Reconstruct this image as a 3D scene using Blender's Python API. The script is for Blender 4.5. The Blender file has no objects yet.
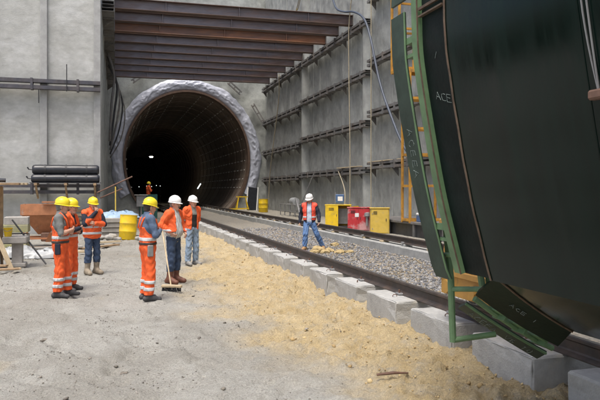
import bpy, bmesh, math, random
import numpy as np
from mathutils import Vector, Matrix
R = math.radians
random.seed(7)
rng = np.random.default_rng(11)
sc = bpy.context.scene
col = sc.collection

# ------------------------------------------------------------ camera, sky, sun, exposure
cam = bpy.data.cameras.new('camera')
cam.sensor_width = 36.0
cam.lens = 39.0
cam.shift_y = -10.0 / 600.0
cam.clip_start = 0.05
cam.clip_end = 1500
camo = bpy.data.objects.new('camera', cam)
camo.location = (0, 0, 1.95)
camo.rotation_euler = (R(90), 0, -math.atan(185 / 650))
col.objects.link(camo)
sc.camera = camo

SUN_EL, SUN_AZ = 70, 215          # azimuth clockwise from +Y
world = bpy.data.worlds.new('World')
sc.world = world
world.use_nodes = True
wn = world.node_tree
sky = wn.nodes.new('ShaderNodeTexSky')
sky.sky_type = 'NISHITA'
sky.sun_disc = False
sky.sun_elevation = R(SUN_EL)
sky.sun_rotation = R(SUN_AZ)
sky.air_density = 1.0
sky.dust_density = 6.0
sky.ozone_density = 0.6
bg = wn.nodes['Background']
bg.inputs['Strength'].default_value = 0.12
wn.links.new(sky.outputs[0], bg.inputs[0])

sun = bpy.data.lights.new('sun', 'SUN')
sun.energy = 1.5
sun.angle = R(25)
sun.color = (1.0, 0.985, 0.94)
suno = bpy.data.objects.new('sun', sun)
suno.rotation_euler = (R(90 - SUN_EL), 0, R(180 - SUN_AZ))
col.objects.link(suno)

sc.view_settings.view_transform = 'Standard'
sc.view_settings.look = 'None'
sc.view_settings.exposure = 0.85
sc.view_settings.gamma = 1.0
sc.view_settings.use_curve_mapping = False
sc.render.engine = 'CYCLES'
sc.cycles.max_bounces = 6
sc.cycles.diffuse_bounces = 4
sc.cycles.use_denoising = True

# ------------------------------------------------------------ numeric noise
_lat = rng.random((256, 256))
def vn(x, y):
    xi = np.floor(x).astype(int); yi = np.floor(y).astype(int)
    fx = x - xi; fy = y - yi
    fx = fx * fx * (3 - 2 * fx); fy = fy * fy * (3 - 2 * fy)
    a = _lat[xi % 256, yi % 256]; b = _lat[(xi + 1) % 256, yi % 256]
    c = _lat[xi % 256, (yi + 1) % 256]; d = _lat[(xi + 1) % 256, (yi + 1) % 256]
    return (a * (1 - fx) + b * fx) * (1 - fy) + (c * (1 - fx) + d * fx) * fy
def fbm(x, y, f=1.0, o=4, g=0.5, s=0.0):
    x = np.asarray(x, float); y = np.asarray(y, float)
    t = 0; a = 1; n = 0
    for i in range(o):
        t = t + a * vn(x * f + 17.3 * i + s, y * f + 5.1 * i + s * 1.7); n += a; a *= g; f *= 2.03
    return t / n
def sstep(a, b, x):
    t = np.clip((x - a) / (b - a), 0, 1)
    return t * t * (3 - 2 * t)

# ------------------------------------------------------------ materials
MATS = {}
def mat(name, base, rough=0.7, metal=0.0, var=0.25, scale=6.0, alt=None, altamt=0.5, bump=0.0, bscale=30.0,
        stretch=(1, 1, 1), coord='Object', attr=None, detail=6, spec=0.5, rvar=0.0, alt2=None, alt2scale=1.5, alt2amt=(0.55, 0.75),
        bstretch=None):
    """procedural: base colour broken up by noise, optional second colour in patches, bump"""
    if name in MATS: return MATS[name]
    m = bpy.data.materials.new(name); m.use_nodes = True
    nt = m.node_tree; N = nt.nodes; L = nt.links
    p = N['Principled BSDF']
    p.inputs['Roughness'].default_value = rough
    p.inputs['Metallic'].default_value = metal
    p.inputs['Specular IOR Level'].default_value = spec
    tc = N.new('ShaderNodeTexCoord')
    mp = N.new('ShaderNodeMapping'); mp.inputs['Scale'].default_value = stretch
    L.new(tc.outputs[coord], mp.inputs['Vector'])
    vec = mp.outputs['Vector']
    n1 = N.new('ShaderNodeTexNoise'); n1.inputs['Scale'].default_value = scale
    n1.inputs['Detail'].default_value = detail; n1.inputs['Roughness'].default_value = 0.62
    L.new(vec, n1.inputs['Vector'])
    rp = N.new('ShaderNodeMapRange')
    rp.inputs['From Min'].default_value = 0.3; rp.inputs['From Max'].default_value = 0.7
    rp.inputs['To Min'].default_value = 1 - var; rp.inputs['To Max'].default_value = 1 + var
    L.new(n1.outputs['Fac'], rp.inputs['Value'])
    def rgb(c):
        n = N.new('ShaderNodeRGB'); n.outputs[0].default_value = (*c, 1); return n.outputs[0]
    src = rgb(base)
    if attr:
        at = N.new('ShaderNodeAttribute'); at.attribute_name = attr; src = at.outputs['Color']
    def patch(src, c, scl, lo, hi, amt):
        n = N.new('ShaderNodeTexNoise'); n.inputs['Scale'].default_value = scl
        n.inputs['Detail'].default_value = 7; n.inputs['Roughness'].default_value = 0.65
        L.new(vec, n.inputs['Vector'])
        r = N.new('ShaderNodeMapRange')
        r.inputs['From Min'].default_value = lo; r.inputs['From Max'].default_value = hi
        r.inputs['To Max'].default_value = amt
        L.new(n.outputs['Fac'], r.inputs['Value'])
        mx = N.new('ShaderNodeMix'); mx.data_type = 'RGBA'
        L.new(r.outputs[0], mx.inputs['Factor']); L.new(src, mx.inputs['A']); L.new(rgb(c), mx.inputs['B'])
        return mx.outputs['Result']
    if alt is not None: src = patch(src, alt, scale * 0.45, 0.42, 0.62, altamt)
    if alt2 is not None: src = patch(src, alt2, alt2scale, alt2amt[0], alt2amt[1], 0.85)
    vm = N.new('ShaderNodeVectorMath'); vm.operation = 'SCALE'
    L.new(src, vm.inputs[0]); L.new(rp.outputs[0], vm.inputs['Scale'])
    L.new(vm.outputs[0], p.inputs['Base Color'])
    if rvar:
        rr = N.new('ShaderNodeMapRange')
        rr.inputs['From Min'].default_value = 0.3; rr.inputs['From Max'].default_value = 0.7
        rr.inputs['To Min'].default_value = rough - rvar; rr.inputs['To Max'].default_value = rough + rvar
        L.new(n1.outputs['Fac'], rr.inputs['Value']); L.new(rr.outputs[0], p.inputs['Roughness'])
    if bump:
        nb = N.new('ShaderNodeTexNoise'); nb.inputs['Scale'].default_value = bscale
        nb.inputs['Detail'].default_value = 5
        if bstretch:
            mp2 = N.new('ShaderNodeMapping'); mp2.inputs['Scale'].default_value = bstretch
            L.new(tc.outputs[coord], mp2.inputs['Vector']); L.new(mp2.outputs[0], nb.inputs['Vector'])
        else:
            L.new(vec, nb.inputs['Vector'])
        bp = N.new('ShaderNodeBump'); bp.inputs['Strength'].default_value = bump
        bp.inputs['Distance'].default_value = 0.02
        L.new(nb.outputs['Fac'], bp.inputs['Height']); L.new(bp.outputs[0], p.inputs['Normal'])
    MATS[name] = m
    return m
def emit(name, c, s):
    m = bpy.data.materials.new(name); m.use_nodes = True
    p = m.node_tree.nodes['Principled BSDF']
    p.inputs['Base Color'].default_value = (0.8, 0.8, 0.8, 1)
    p.inputs['Emission Color'].default_value = (*c, 1); p.inputs['Emission Strength'].default_value = s
    return m

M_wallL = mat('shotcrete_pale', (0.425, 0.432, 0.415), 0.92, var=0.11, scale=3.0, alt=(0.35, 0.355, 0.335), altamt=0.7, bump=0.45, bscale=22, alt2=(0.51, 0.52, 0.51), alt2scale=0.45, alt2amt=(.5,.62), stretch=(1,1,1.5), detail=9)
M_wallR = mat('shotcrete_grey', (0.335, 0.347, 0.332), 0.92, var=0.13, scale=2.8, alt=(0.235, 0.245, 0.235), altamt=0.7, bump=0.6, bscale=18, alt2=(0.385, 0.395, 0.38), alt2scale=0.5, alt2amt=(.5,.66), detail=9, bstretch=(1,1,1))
M_portal = mat('shotcrete_portal', (0.37, 0.385, 0.365), 0.92, var=0.2, scale=1.6, alt=(0.23, 0.245, 0.225), altamt=0.6, bump=0.8, bscale=10)
M_pile = mat('pile_concrete', (0.36, 0.365, 0.36), 0.9, var=0.15, scale=3, bump=0.3)
M_pileR = mat('pile_concrete_grey', (0.345, 0.357, 0.342), 0.9, var=0.15, scale=2.4, alt=(0.25, 0.26, 0.25), altamt=0.7, bump=0.4, stretch=(1, 1, 0.8))
M_conc = mat('precast_concrete', (0.40, 0.40, 0.385), 0.88, var=0.15, scale=7, alt=(0.30, 0.30, 0.285), altamt=0.6, bump=0.35, bscale=50, alt2=(0.46, 0.40, 0.29), alt2scale=2.2, alt2amt=(0.60, 0.8))
M_kerb = mat('kerb_concrete', (0.33, 0.335, 0.325), 0.9, var=0.16, scale=5, alt=(0.25, 0.25, 0.24), bump=0.3, bscale=40)
M_rail = mat('rail_steel', (0.055, 0.047, 0.043), 0.55, 0.25, var=0.3, scale=9, alt=(0.10, 0.065, 0.045), altamt=0.5, bump=0.1)
M_railhead = mat('rail_head', (0.30, 0.29, 0.28), 0.34, 0.9, var=0.2, scale=6, stretch=(4, .2, 4))
M_waler = mat('waler_steel', (0.15, 0.15, 0.15), 0.65, 0.15, var=0.3, scale=3, alt=(0.15, 0.125, 0.105), altamt=0.7, alt2=(0.30,0.30,0.285), alt2scale=2.5)
M_walerL = mat('waler_steel_blue', (0.075, 0.075, 0.09), 0.5, 0.3, var=0.25, scale=4, alt=(0.12, 0.10, 0.09), altamt=0.5)
M_beam = mat('strut_steel', (0.165, 0.155, 0.175), 0.45, 0.2, var=0.3, scale=3, alt=(0.145, 0.085, 0.06), altamt=0.75, stretch=(.25, 1, 1.6))
M_beamR = mat('strut_steel_rusty', (0.16, 0.10, 0.08), 0.62, 0.2, var=0.3, scale=3, alt=(0.25, 0.11, 0.05), altamt=0.8, stretch=(.25, 1, 1.6))
M_flange = mat('strut_flange', (0.115, 0.072, 0.056), 0.6, 0.25, var=0.3, scale=4, alt=(0.085, 0.06, 0.055), altamt=0.7, stretch=(.3, 1, 1))
M_foil = mat('foil_sheet', (0.46, 0.485, 0.56), 0.45, 0.1, var=0.12, scale=2.5, alt=(0.39, 0.41, 0.48), bump=0.4, bscale=9)
M_lining = mat('tunnel_lining', (0.16, 0.13, 0.105), 0.8, var=0.3, scale=1.5, alt=(0.13, 0.085, 0.06))
M_brown = mat('brown_steel', (0.11, 0.07, 0.05), 0.6, 0.2, var=0.3, scale=3)
M_bolt = mat('bolt_cap', (0.62, 0.62, 0.58), 0.6)
M_dark = mat('dark_steel', (0.035, 0.036, 0.04), 0.55, 0.2, var=0.3, scale=6)
M_shell = mat('shield_paint', (0.0018, 0.0095, 0.0068), 0.15, 0.0, var=0.4, scale=1.6, bump=0.02, bscale=40, stretch=(1, 6, .4), rvar=0.07, alt=(0.0028, 0.0075, 0.0058), altamt=0.7, spec=0.19, bstretch=(1, 4, .35), alt2=(0.010, 0.010, 0.008), alt2scale=.9, alt2amt=(.58, .80))
M_rim = mat('shield_rim', (0.0065, 0.0125, 0.0115), 0.50, 0.0, var=0.45, scale=3.0, bump=0.1, bscale=30, alt=(0.009, 0.012, 0.011), altamt=0.7, spec=0.10, alt2=(0.017, 0.018, 0.018), alt2scale=5)
M_strip = mat('seal_strip', (0.040, 0.062, 0.047), 0.6, 0.0, var=0.3, scale=4.0, bump=0.08, bscale=40, alt=(0.030, 0.046, 0.035), spec=0.3)
M_green = mat('green_paint', (0.125, 0.215, 0.105), 0.55, 0.0, var=0.22, scale=7, alt=(0.07, 0.14, 0.062), altamt=0.5, alt2=(0.10, 0.075, 0.045), alt2scale=9, alt2amt=(0.64, 0.76))
M_weld = mat('bare_edge', (0.12, 0.085, 0.058), 0.6, 0.2, var=0.4, scale=12, alt=(0.09, 0.05, 0.03))
M_chalk = mat('chalk', (0.24, 0.29, 0.27), 0.95, var=0.4, scale=60, alt=(0.12, 0.15, 0.14), altamt=0.7)
M_ochre = mat('ochre_paint', (0.44, 0.245, 0.055), 0.6, 0.0, var=0.22, scale=4, alt=(0.30, 0.16, 0.045), altamt=0.7, alt2=(0.12, 0.08, 0.05), alt2scale=5, alt2amt=(0.62, 0.75))
M_yframe = mat('yellow_frame', (0.44, 0.22, 0.03), 0.6, 0.0, var=0.3, scale=3, alt2=(0.20, 0.11, 0.04), alt2scale=4, alt2amt=(.5,.7))
M_yellow = mat('yellow_paint', (0.74, 0.50, 0.015), 0.45, 0.0, var=0.12, scale=4, alt2=(0.40, 0.28, 0.08), alt2scale=3, alt2amt=(0.52, 0.75))
M_yellow2 = mat('yellow_paint_dull', (0.60, 0.42, 0.07), 0.6, 0.0, var=0.15, scale=4, alt2=(0.36, 0.28, 0.12), alt2scale=4)
M_red = mat('red_paint', (0.45, 0.028, 0.035), 0.5, 0.0, var=0.15, scale=4, alt2=(0.50, 0.30, 0.30), alt2scale=1.7, alt2amt=(0.47, 0.58))
M_blue = mat('blue_paint', (0.06, 0.12, 0.25), 0.5, var=0.15)
M_white = mat('white_paint', (0.75, 0.75, 0.73), 0.5, var=0.08)
M_orange = mat('orange_paint', (0.44, 0.19, 0.09), 0.6, var=0.2, scale=5, alt=(0.40, 0.16, 0.07), alt2=(0.42, 0.38, 0.33), alt2scale=3, alt2amt=(0.58, 0.72))
M_wood = mat('timber', (0.34, 0.23, 0.13), 0.8, var=0.3, scale=6, stretch=(1, 1, 1), alt=(0.22, 0.16, 0.10), bump=0.2)
M_woodp = mat('pale_timber', (0.50, 0.41, 0.27), 0.8, var=0.2, scale=6, alt=(0.36, 0.28, 0.18), bump=0.2)
M_black = mat('black_plastic', (0.022, 0.024, 0.030), 0.36, var=0.3, scale=7, bump=0.15, bscale=6)
M_rope = mat('rope', (0.34, 0.30, 0.215), 0.9, var=0.2, scale=20)
M_hose = mat('blue_hose', (0.06, 0.075, 0.105), 0.5, var=0.15, scale=8)
M_teal = mat('teal_paint', (0.03, 0.13, 0.11), 0.55, var=0.2)
M_tarp = mat('blue_tarp', (0.27, 0.38, 0.50), 0.5, var=0.15, scale=4, bump=0.3, bscale=8)
M_plastic = mat('plastic_sheet', (0.37, 0.385, 0.39), 0.4, var=0.2, scale=5, bump=0.3, bscale=8)
M_slab = mat('slab_grey', (0.34, 0.325, 0.30), 0.9, var=0.2, scale=5, bump=0.3)
M_form = mat('formwork_panel', (0.30, 0.29, 0.13), 0.7, var=0.25, scale=6, alt=(0.27, 0.26, 0.22))
M_grey = mat('grey_steel', (0.26, 0.26, 0.26), 0.5, 0.3, var=0.2)
M_rust = mat('rusty_steel', (0.15, 0.085, 0.06), 0.75, 0.1, var=0.3, scale=10)
M_clay = mat('clay_lump', (0.38, 0.29, 0.145), 0.95, var=0.25, scale=12, bump=0.5)
M_clod = mat('dirt_clod', (0.17, 0.15, 0.125), 0.95, var=0.3, scale=15)
M_stone = mat('ballast_stone', (0.3, 0.3, 0.3), 0.85, var=0.15, scale=14, attr='tint')

# ------------------------------------------------------------ mesh helpers
class MB:
    def __init__(s): s.v = []; s.f = []
    def add(s, vs, fs):
        o = len(s.v); s.v += [tuple(p) for p in vs]; s.f += [tuple(i + o for i in f) for f in fs]; return s
    def box(s, c, d, rz=0, bev=0.0, rx=0, ry=0):
        x, y, z = d[0] / 2, d[1] / 2, d[2] / 2
        m = Matrix.Rotation(rz, 3, 'Z') @ Matrix.Rotation(ry, 3, 'Y') @ Matrix.Rotation(rx, 3, 'X')
        c = Vector(c)
        if bev <= 0:
            p = [(-x, -y, -z), (x, -y, -z), (x, y, -z), (-x, y, -z), (-x, -y, z), (x, -y, z), (x, y, z), (-x, y, z)]
            return s.add([c + m @ Vector(q) for q in p], [(0, 3, 2, 1), (4, 5, 6, 7), (0, 1, 5, 4), (1, 2, 6, 5), (2, 3, 7, 6), (3, 0, 4, 7)])
        b = bev; V = []; Fc = []
        idx = {}
        for sx in (-1, 1):
            for sy in (-1, 1):
                for sz in (-1, 1):
                    for k in range(3):
                        q = [sx * (x - b), sy * (y - b), sz * (z - b)]
                        q[k] = (sx * x, sy * y, sz * z)[k]
                        idx[sx, sy, sz, k] = len(V); V.append(c + m @ Vector(q))
        for k in range(3):
            a, d2 = (k + 1) % 3, (k + 2) % 3
            for sg in (-1, 1):
                loop = []
                for (p, q) in ((-1, -1), (1, -1), (1, 1), (-1, 1)):
                    t = [0, 0, 0]; t[k] = sg; t[a] = p; t[d2] = q
                    loop.append(idx[t[0], t[1], t[2], k])
                Fc.append(tuple(loop if sg > 0 else loop[::-1]))
        for k in range(3):
            a, d2 = (k + 1) % 3, (k + 2) % 3
            for p in (-1, 1):
                for q in (-1, 1):
                    t0 = [0, 0, 0]; t0[k] = -1; t0[a] = p; t0[d2] = q
                    t1 = t0[:]; t1[k] = 1
                    f = (idx[t0[0], t0[1], t0[2], a], idx[t1[0], t1[1], t1[2], a], idx[t1[0], t1[1], t1[2], d2], idx[t0[0], t0[1], t0[2], d2])
                    Fc.append(f if p * q > 0 else f[::-1])
        for sx in (-1, 1):
            for sy in (-1, 1):
                for sz in (-1, 1):
                    f = tuple(idx[sx, sy, sz, k] for k in range(3))
                    Fc.append(f if sx * sy * sz > 0 else f[::-1])
        return s.add(V, Fc)
    def tube(s, pts, r, n=8, cap=True):
        pts = [Vector(p) for p in pts]
        rs = r if isinstance(r, (list, tuple)) else [r] * len(pts)
        V = []; Fc = []
        prev = None
        for i, p in enumerate(pts):
            t = (pts[min(i + 1, len(pts) - 1)] - pts[max(i - 1, 0)]).normalized()
            if prev is None:
                a = Vector((0, 0, 1)) if abs(t.z) < 0.9 else Vector((1, 0, 0))
                prev = t.cross(a).normalized()
            u = (prev - t * prev.dot(t)).normalized(); w = t.cross(u); prev = u
            for k in range(n):
                an = 2 * math.pi * k / n
                V.append(p + (u * math.cos(an) + w * math.sin(an)) * rs[i])
        for i in range(len(pts) - 1):
            for k in range(n):
                a = i * n + k; b = i * n + (k + 1) % n
                Fc.append((a, b, b + n, a + n))
        if cap:
            Fc.append(tuple(range(n))[::-1]); Fc.append(tuple((len(pts) - 1) * n + k for k in range(n)))
        return s.add(V, Fc)
    def bar(s, a, b, w, h):
        a = Vector(a); b = Vector(b); t = (b - a).normalized()
        up = Vector((0, 0, 1)) if abs(t.z) < 0.95 else Vector((0, 1, 0))
        u = t.cross(up).normalized() * w / 2; q = t.cross(u).normalized() * h / 2
        V = [p + e for p in (a, b) for e in (u + q, -u + q, -u - q, u - q)]
        return s.add(V, [(0, 1, 2, 3)[::-1], (4, 5, 6, 7), (0, 1, 5, 4), (1, 2, 6, 5), (2, 3, 7, 6), (3, 0, 4, 7)])
    def prism(s, prof, a, b, axes):
        """profile (list of 2d) swept from offset vector a to b; axes = the two 3d axes of the profile"""
        e1, e2 = Vector(axes[0]), Vector(axes[1]); n = len(prof)
        V = [Vector(o) + e1 * p[0] + e2 * p[1] for o in (a, b) for p in prof]
        Fc = [(k, (k + 1) % n, (k + 1) % n + n, k + n) for k in range(n)]
        Fc += [tuple(range(n))[::-1], tuple(range(n, 2 * n))]
        return s.add(V, Fc)
    def lathe(s, prof, c, n=20, ax=(1, 1), rot=None):
        V = []; Fc = []; c = Vector(c)
        for (r, z) in prof:
            for k in range(n):
                an = 2 * math.pi * k / n
                q = Vector((r * ax[0] * math.cos(an), r * ax[1] * math.sin(an), z))
                V.append(c + (rot @ q if rot else q))
        for i in range(len(prof) - 1):
            for k in range(n):
                a = i * n + k; b = i * n + (k + 1) % n
                Fc.append((a, b, b + n, a + n))
        if prof[0][0] > 1e-4: Fc.append(tuple(range(n))[::-1])
        if prof[-1][0] > 1e-4: Fc.append(tuple((len(prof) - 1) * n + k for k in range(n)))
        return s.add(V, Fc)
    def build(s, name, m, parent=None, org=None, smooth=False, kind=None, fix=True):
        o0 = Vector(org) if org is not None else (Vector(parent.location) if parent is not None and parent.parent is None and parent.type == 'EMPTY' else Vector((0, 0, 0)))
        if org is None and parent is not None and parent.parent is not None: o0 = Vector(parent.parent.location)
        me = bpy.data.meshes.new(name)
        me.from_pydata([Vector(p) - o0 for p in s.v], [], s.f)
        if fix:
            bm = bmesh.new(); bm.from_mesh(me); bmesh.ops.recalc_face_normals(bm, faces=bm.faces); bm.to_mesh(me); bm.free()
        if smooth:
            me.polygons.foreach_set('use_smooth', [True] * len(me.polygons))
            if smooth != 'all': me.set_sharp_from_angle(angle=R(40))
        me.materials.append(m); me.update()
        ob = bpy.data.objects.new(name, me); col.objects.link(ob)
        if parent is not None: ob.parent = parent
        if parent is None and org is not None: ob.location = o0
        if kind: ob['kind'] = kind
        return ob
def tag(o, label, cat, group=None):
    o['label'] = label; o['category'] = cat
    if group: o['group'] = group
    return o
def thing(name, label, cat, loc=(0, 0, 0), rz=0, group=None):
    o = bpy.data.objects.new(name, None); col.objects.link(o)
    o.location = loc; o.rotation_euler = (0, 0, rz); o.empty_display_size = 0.2
    return tag(o, label, cat, group)
def structure(o): o['kind'] = 'structure'; return o
def inst(src, parent, loc=(0, 0, 0), rz=0, name=None):
    c = src.copy(); col.objects.link(c); c.parent = parent; c.location = loc; c.rotation_euler = (0, 0, rz)
    return c
def npmesh(name, V, Fc, m, parent=None, smooth=True, attr=None):
    me = bpy.data.meshes.new(name)
    V = np.asarray(V, np.float32); Fc = np.asarray(Fc, np.int32)
    k = Fc.shape[1]
    me.vertices.add(len(V)); me.vertices.foreach_set('co', V.ravel())
    me.loops.add(Fc.size); me.loops.foreach_set('vertex_index', Fc.ravel())
    me.polygons.add(len(Fc)); me.polygons.foreach_set('loop_start', np.arange(0, Fc.size, k, dtype=np.int32))
    me.update(calc_edges=True); me.validate()
    if smooth: me.polygons.foreach_set('use_smooth', np.ones(len(me.polygons), bool))
    if attr:
        for an, data in attr.items():
            if data.ndim == 1:
                a = me.attributes.new(an, 'FLOAT', 'POINT'); a.data.foreach_set('value', data.astype(np.float32))
            else:
                a = me.attributes.new(an, 'FLOAT_COLOR', 'POINT')
                a.data.foreach_set('color', np.concatenate([data, np.ones((len(data), 1))], 1).astype(np.float32).ravel())
    me.materials.append(m)
    ob = bpy.data.objects.new(name, me); col.objects.link(ob)
    if parent is not None: ob.parent = parent
    return ob
def grid_faces(nu, nv):
    i, j = np.meshgrid(np.arange(nu - 1), np.arange(nv - 1), indexing='ij')
    a = (i * nv + j).ravel()
    return np.stack([a, a + nv, a + nv + 1, a + 1], 1)
def rock(seed, r, sx=1, sy=1, sz=1, sub=1):
    bm = bmesh.new(); bmesh.ops.create_icosphere(bm, subdivisions=sub, radius=1)
    rr = random.Random(seed)
    V = [v.co * (r * rr.uniform(0.72, 1.2)) for v in bm.verts]
    V = [Vector((v.x * sx, v.y * sy, v.z * sz)) for v in V]
    Fc = [tuple(v.index for v in f.verts) for f in bm.faces]; bm.free()
    return V, Fc

# ------------------------------------------------------------ THE SETTING: ground
def sand_edge(y):
    return np.interp(y, [0, 4, 5.6, 8.2, 11.6, 14.5, 17.7, 25, 33], [2.7, 2.6, 2.45, 2.1, 1.65, 1.75, 2.25, 2.75, 3.2])
def yard_height(x, y):
    e = sand_edge(y)
    t = sstep(e - 0.3, 3.62, x)
    z = 0.16 * t * sstep(40, 22, y) * (0.65 + 0.6 * fbm(x, y, 0.8, 3, s=3))
    z = z + (fbm(x, y, 0.35, 4, s=9) - 0.5) * 0.10 * sstep(3.9, 2.5, x)
    z = z + (fbm(x, y, 4.2, 4, 0.6, s=21) - 0.5) * (0.085 + 0.20 * t)
    z = z + (fbm(x, y, 14, 2, 0.6, s=31) - 0.5) * (0.03 + 0.05 * t)
    h = np.clip(fbm(x, y, 2.6, 2, s=44) - 0.56, 0, 1)            # trodden hollows in the sand
    z = z - h * 0.6 * t * t
    # wheel ruts across the compacted dirt
    rut = np.exp(-((x + 1.6 + 0.16 * (y - 10) + 0.3 * np.sin(y * .5)) / 0.28) ** 2) + np.exp(-((x + 0.1 + 0.1 * (y - 10) + 0.2 * np.sin(y * .45 + 1)) / 0.25) ** 2)
    dents = np.clip(fbm(x, y, 3.1, 3, 0.55, s=71) - 0.54, 0, 1)
    z = z - dents * 0.30 * (1 - t)
    z = z - 0.03 * rut * (0.5 + fbm(x, y, 3, 2, s=5))
    return z - 0.012
xs = np.concatenate([np.arange(-9.5, -3, 0.09), np.arange(-3, 4.25, 0.04)])
ys = [1.5]
while ys[-1] < 34: ys.append(ys[-1] + max(0.026, ys[-1] * 0.0065))
ys = np.array(ys)
gx, gy = np.meshgrid(xs, ys, indexing='ij')
gz = yard_height(gx, gy)
prg = np.random.default_rng(5)
for k in range(420):
    fy = 4.5 + 16 * prg.random() ** 1.3; e_ = float(sand_edge(np.array(fy)))
    on = k < 230
    fx = e_ + prg.random() * (3.5 - e_) if on else -4 + prg.random() * (e_ + 4)
    an_ = prg.uniform(-1.1, 1.1); i0, i1 = np.searchsorted(xs, [fx - .3, fx + .3]); j0, j1 = np.searchsorted(ys, [fy - .3, fy + .3])
    dx, dy = gx[i0:i1, j0:j1] - fx, gy[i0:i1, j0:j1] - fy
    lu = dx * math.sin(an_) + dy * math.cos(an_); lw = dx * math.cos(an_) - dy * math.sin(an_)
    q = np.sqrt((lu / .15) ** 2 + (lw / .06) ** 2)
    gz[i0:i1, j0:j1] += (-sstep(1.15, .75, q) + .55 * np.exp(-((q - 1.45) / .3) ** 2)) * (.035 if on else .014)
em = sand_edge(gy)
sand = sstep(-0.9, 0.65, gx - em + (fbm(gx, gy, 1.1, 5, 0.6, s=51) - 0.5) * 1.9)
sand = sand * (0.88 + 0.12 * sstep(.35, .55, fbm(gx, gy, 1.7, 4, 0.6, s=61)))
# a few sandy patches tracked into the dirt
sand = np.maximum(sand, 0.22 * sstep(0.64, 0.74, fbm(gx, gy, 0.55, 5, 0.6, s=77)) * sstep(30, 12, gy))
damp = sstep(0.45, 0.62, fbm(gx, gy, 0.5, 5, 0.6, s=91)) * 0.6 + 0.55 * sstep(13, 19, gy + (fbm(gx, gy, .9, 3, s=13) - .5) * 6)
V = np.stack([gx.ravel(), gy.ravel(), gz.ravel()], 1)

def ground_mat():
    m = bpy.data.materials.new('yard_dirt'); m.use_nodes = True
    nt = m.node_tree; N = nt.nodes; L = nt.links; p = N['Principled BSDF']
    p.inputs['Roughness'].default_value = 0.95; p.inputs['Specular IOR Level'].default_value = 0.25
    tc = N.new('ShaderNodeTexCoord')
    def noise(s, d=6, r=.6):
        n = N.new('ShaderNodeTexNoise'); n.inputs['Scale'].default_value = s; n.inputs['Detail'].default_value = d
        n.inputs['Roughness'].default_value = r; L.new(tc.outputs['Object'], n.inputs['Vector']); return n.outputs['Fac']
    def rng_(x, a, b, c, d):
        n = N.new('ShaderNodeMapRange')
        for k, q in zip(('From Min', 'From Max', 'To Min', 'To Max'), (a, b, c, d)): n.inputs[k].default_value = q
        L.new(x, n.inputs['Value']); return n.outputs[0]
    def mix(f, a, b):
        n = N.new('ShaderNodeMix'); n.data_type = 'RGBA'; L.new(f, n.inputs['Factor'])
        for k, q in (('A', a), ('B', b)):
            if isinstance(q, tuple): n.inputs[k].default_value = (*q, 1)
            else: L.new(q, n.inputs[k])
        return n.outputs['Result']
    def at(nm):
        n = N.new('ShaderNodeAttribute'); n.attribute_name = nm; return n.outputs['Fac']
    def mul(a, b, op='MULTIPLY'):
        n = N.new('ShaderNodeMath'); n.operation = op
        for i, q in enumerate((a, b)):
            if isinstance(q, float): n.inputs[i].default_value = q
            else: L.new(q, n.inputs[i])
        return n.outputs[0]
    dirt = mix(rng_(noise(1.6), .35, .65, 0, 1), (0.362, 0.354, 0.322), (0.430, 0.424, 0.390))
    dirt = mix(rng_(noise(4.5, 10, .8), .52, .66, 0, .5), dirt, (0.27, 0.256, 0.226))
    dirt = mix(rng_(noise(17, 8, .8), .57, .68, 0, .75), dirt, (0.18, 0.166, 0.142))
    dirt = mix(rng_(noise(13, 8, .8), .34, .42, .5, 0), dirt, (0.50, 0.49, 0.46))
    dirt = mix(at('damp'), dirt, (0.295, 0.282, 0.248))
    snd = mix(rng_(noise(3.5), .35, .65, 0, 1), (0.450, 0.348, 0.188), (0.530, 0.430, 0.262))
    snd = mix(rng_(noise(11, 7, .7), .56, .72, 0, .6), snd, (0.34, 0.25, 0.125))
    f = mul(at('sand'), rng_(noise(6, 7, .7), .3, .55, .55, 1.15))
    c = mix(f, dirt, snd)
    c2 = N.new('ShaderNodeVectorMath'); c2.operation = 'SCALE'
    L.new(c, c2.inputs[0]); L.new(rng_(noise(48, 5, .75), .3, .7, .68, 1.3), c2.inputs['Scale'])
    L.new(c2.outputs[0], p.inputs['Base Color'])
    h = mul(mul(noise(22, 6, .7), 1.0), mul(noise(90, 3), 0.35), 'ADD')
    b = N.new('ShaderNodeBump'); b.inputs['Strength'].default_value = 1.0; b.inputs['Distance'].default_value = 0.045
    L.new(h, b.inputs['Height']); L.new(b.outputs[0], p.inputs['Normal'])
    return m
M_ground = ground_mat()
yard = structure(npmesh('dirt_yard', V, grid_faces(len(xs), len(ys)), M_ground, attr={'sand': sand.ravel(), 'damp': damp.ravel()}))
g = MB(); g.add([(-300, -300, -.10), (300, -300, -.10), (300, 400, -.10), (-300, 400, -.10)], [(0, 1, 2, 3)])
structure(g.build('ground', M_ground))
# pit floor between the yard patch and the portal, and the strip on the far side of the track
def floor_sheet(name, x0, x1, y0, y1, z, amp, m, step=0.25):
    X, Y = np.meshgrid(np.linspace(x0, x1, max(3, int((x1 - x0) / step))), np.linspace(y0, y1, max(3, int((y1 - y0) / step))), indexing='ij')
    Z = z + (fbm(X, Y, 1.2, 4, 0.6, s=4) - .5) * amp
    n = X.size
    return structure(npmesh(name, np.stack([X.ravel(), Y.ravel(), Z.ravel()], 1), grid_faces(*X.shape), m, attr={'sand': (0.25 * fbm(X, Y, .6, 3)).ravel(), 'damp': np.full(n, .75)}))
floor_sheet('pit_floor', -0.9, 4.1, 33.8, 130, -0.03, 0.06, M_ground)
floor_sheet('trackside_ground', 8.45, 13.0, -6, 130, 0.24, 0.08, M_ground)

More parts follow.
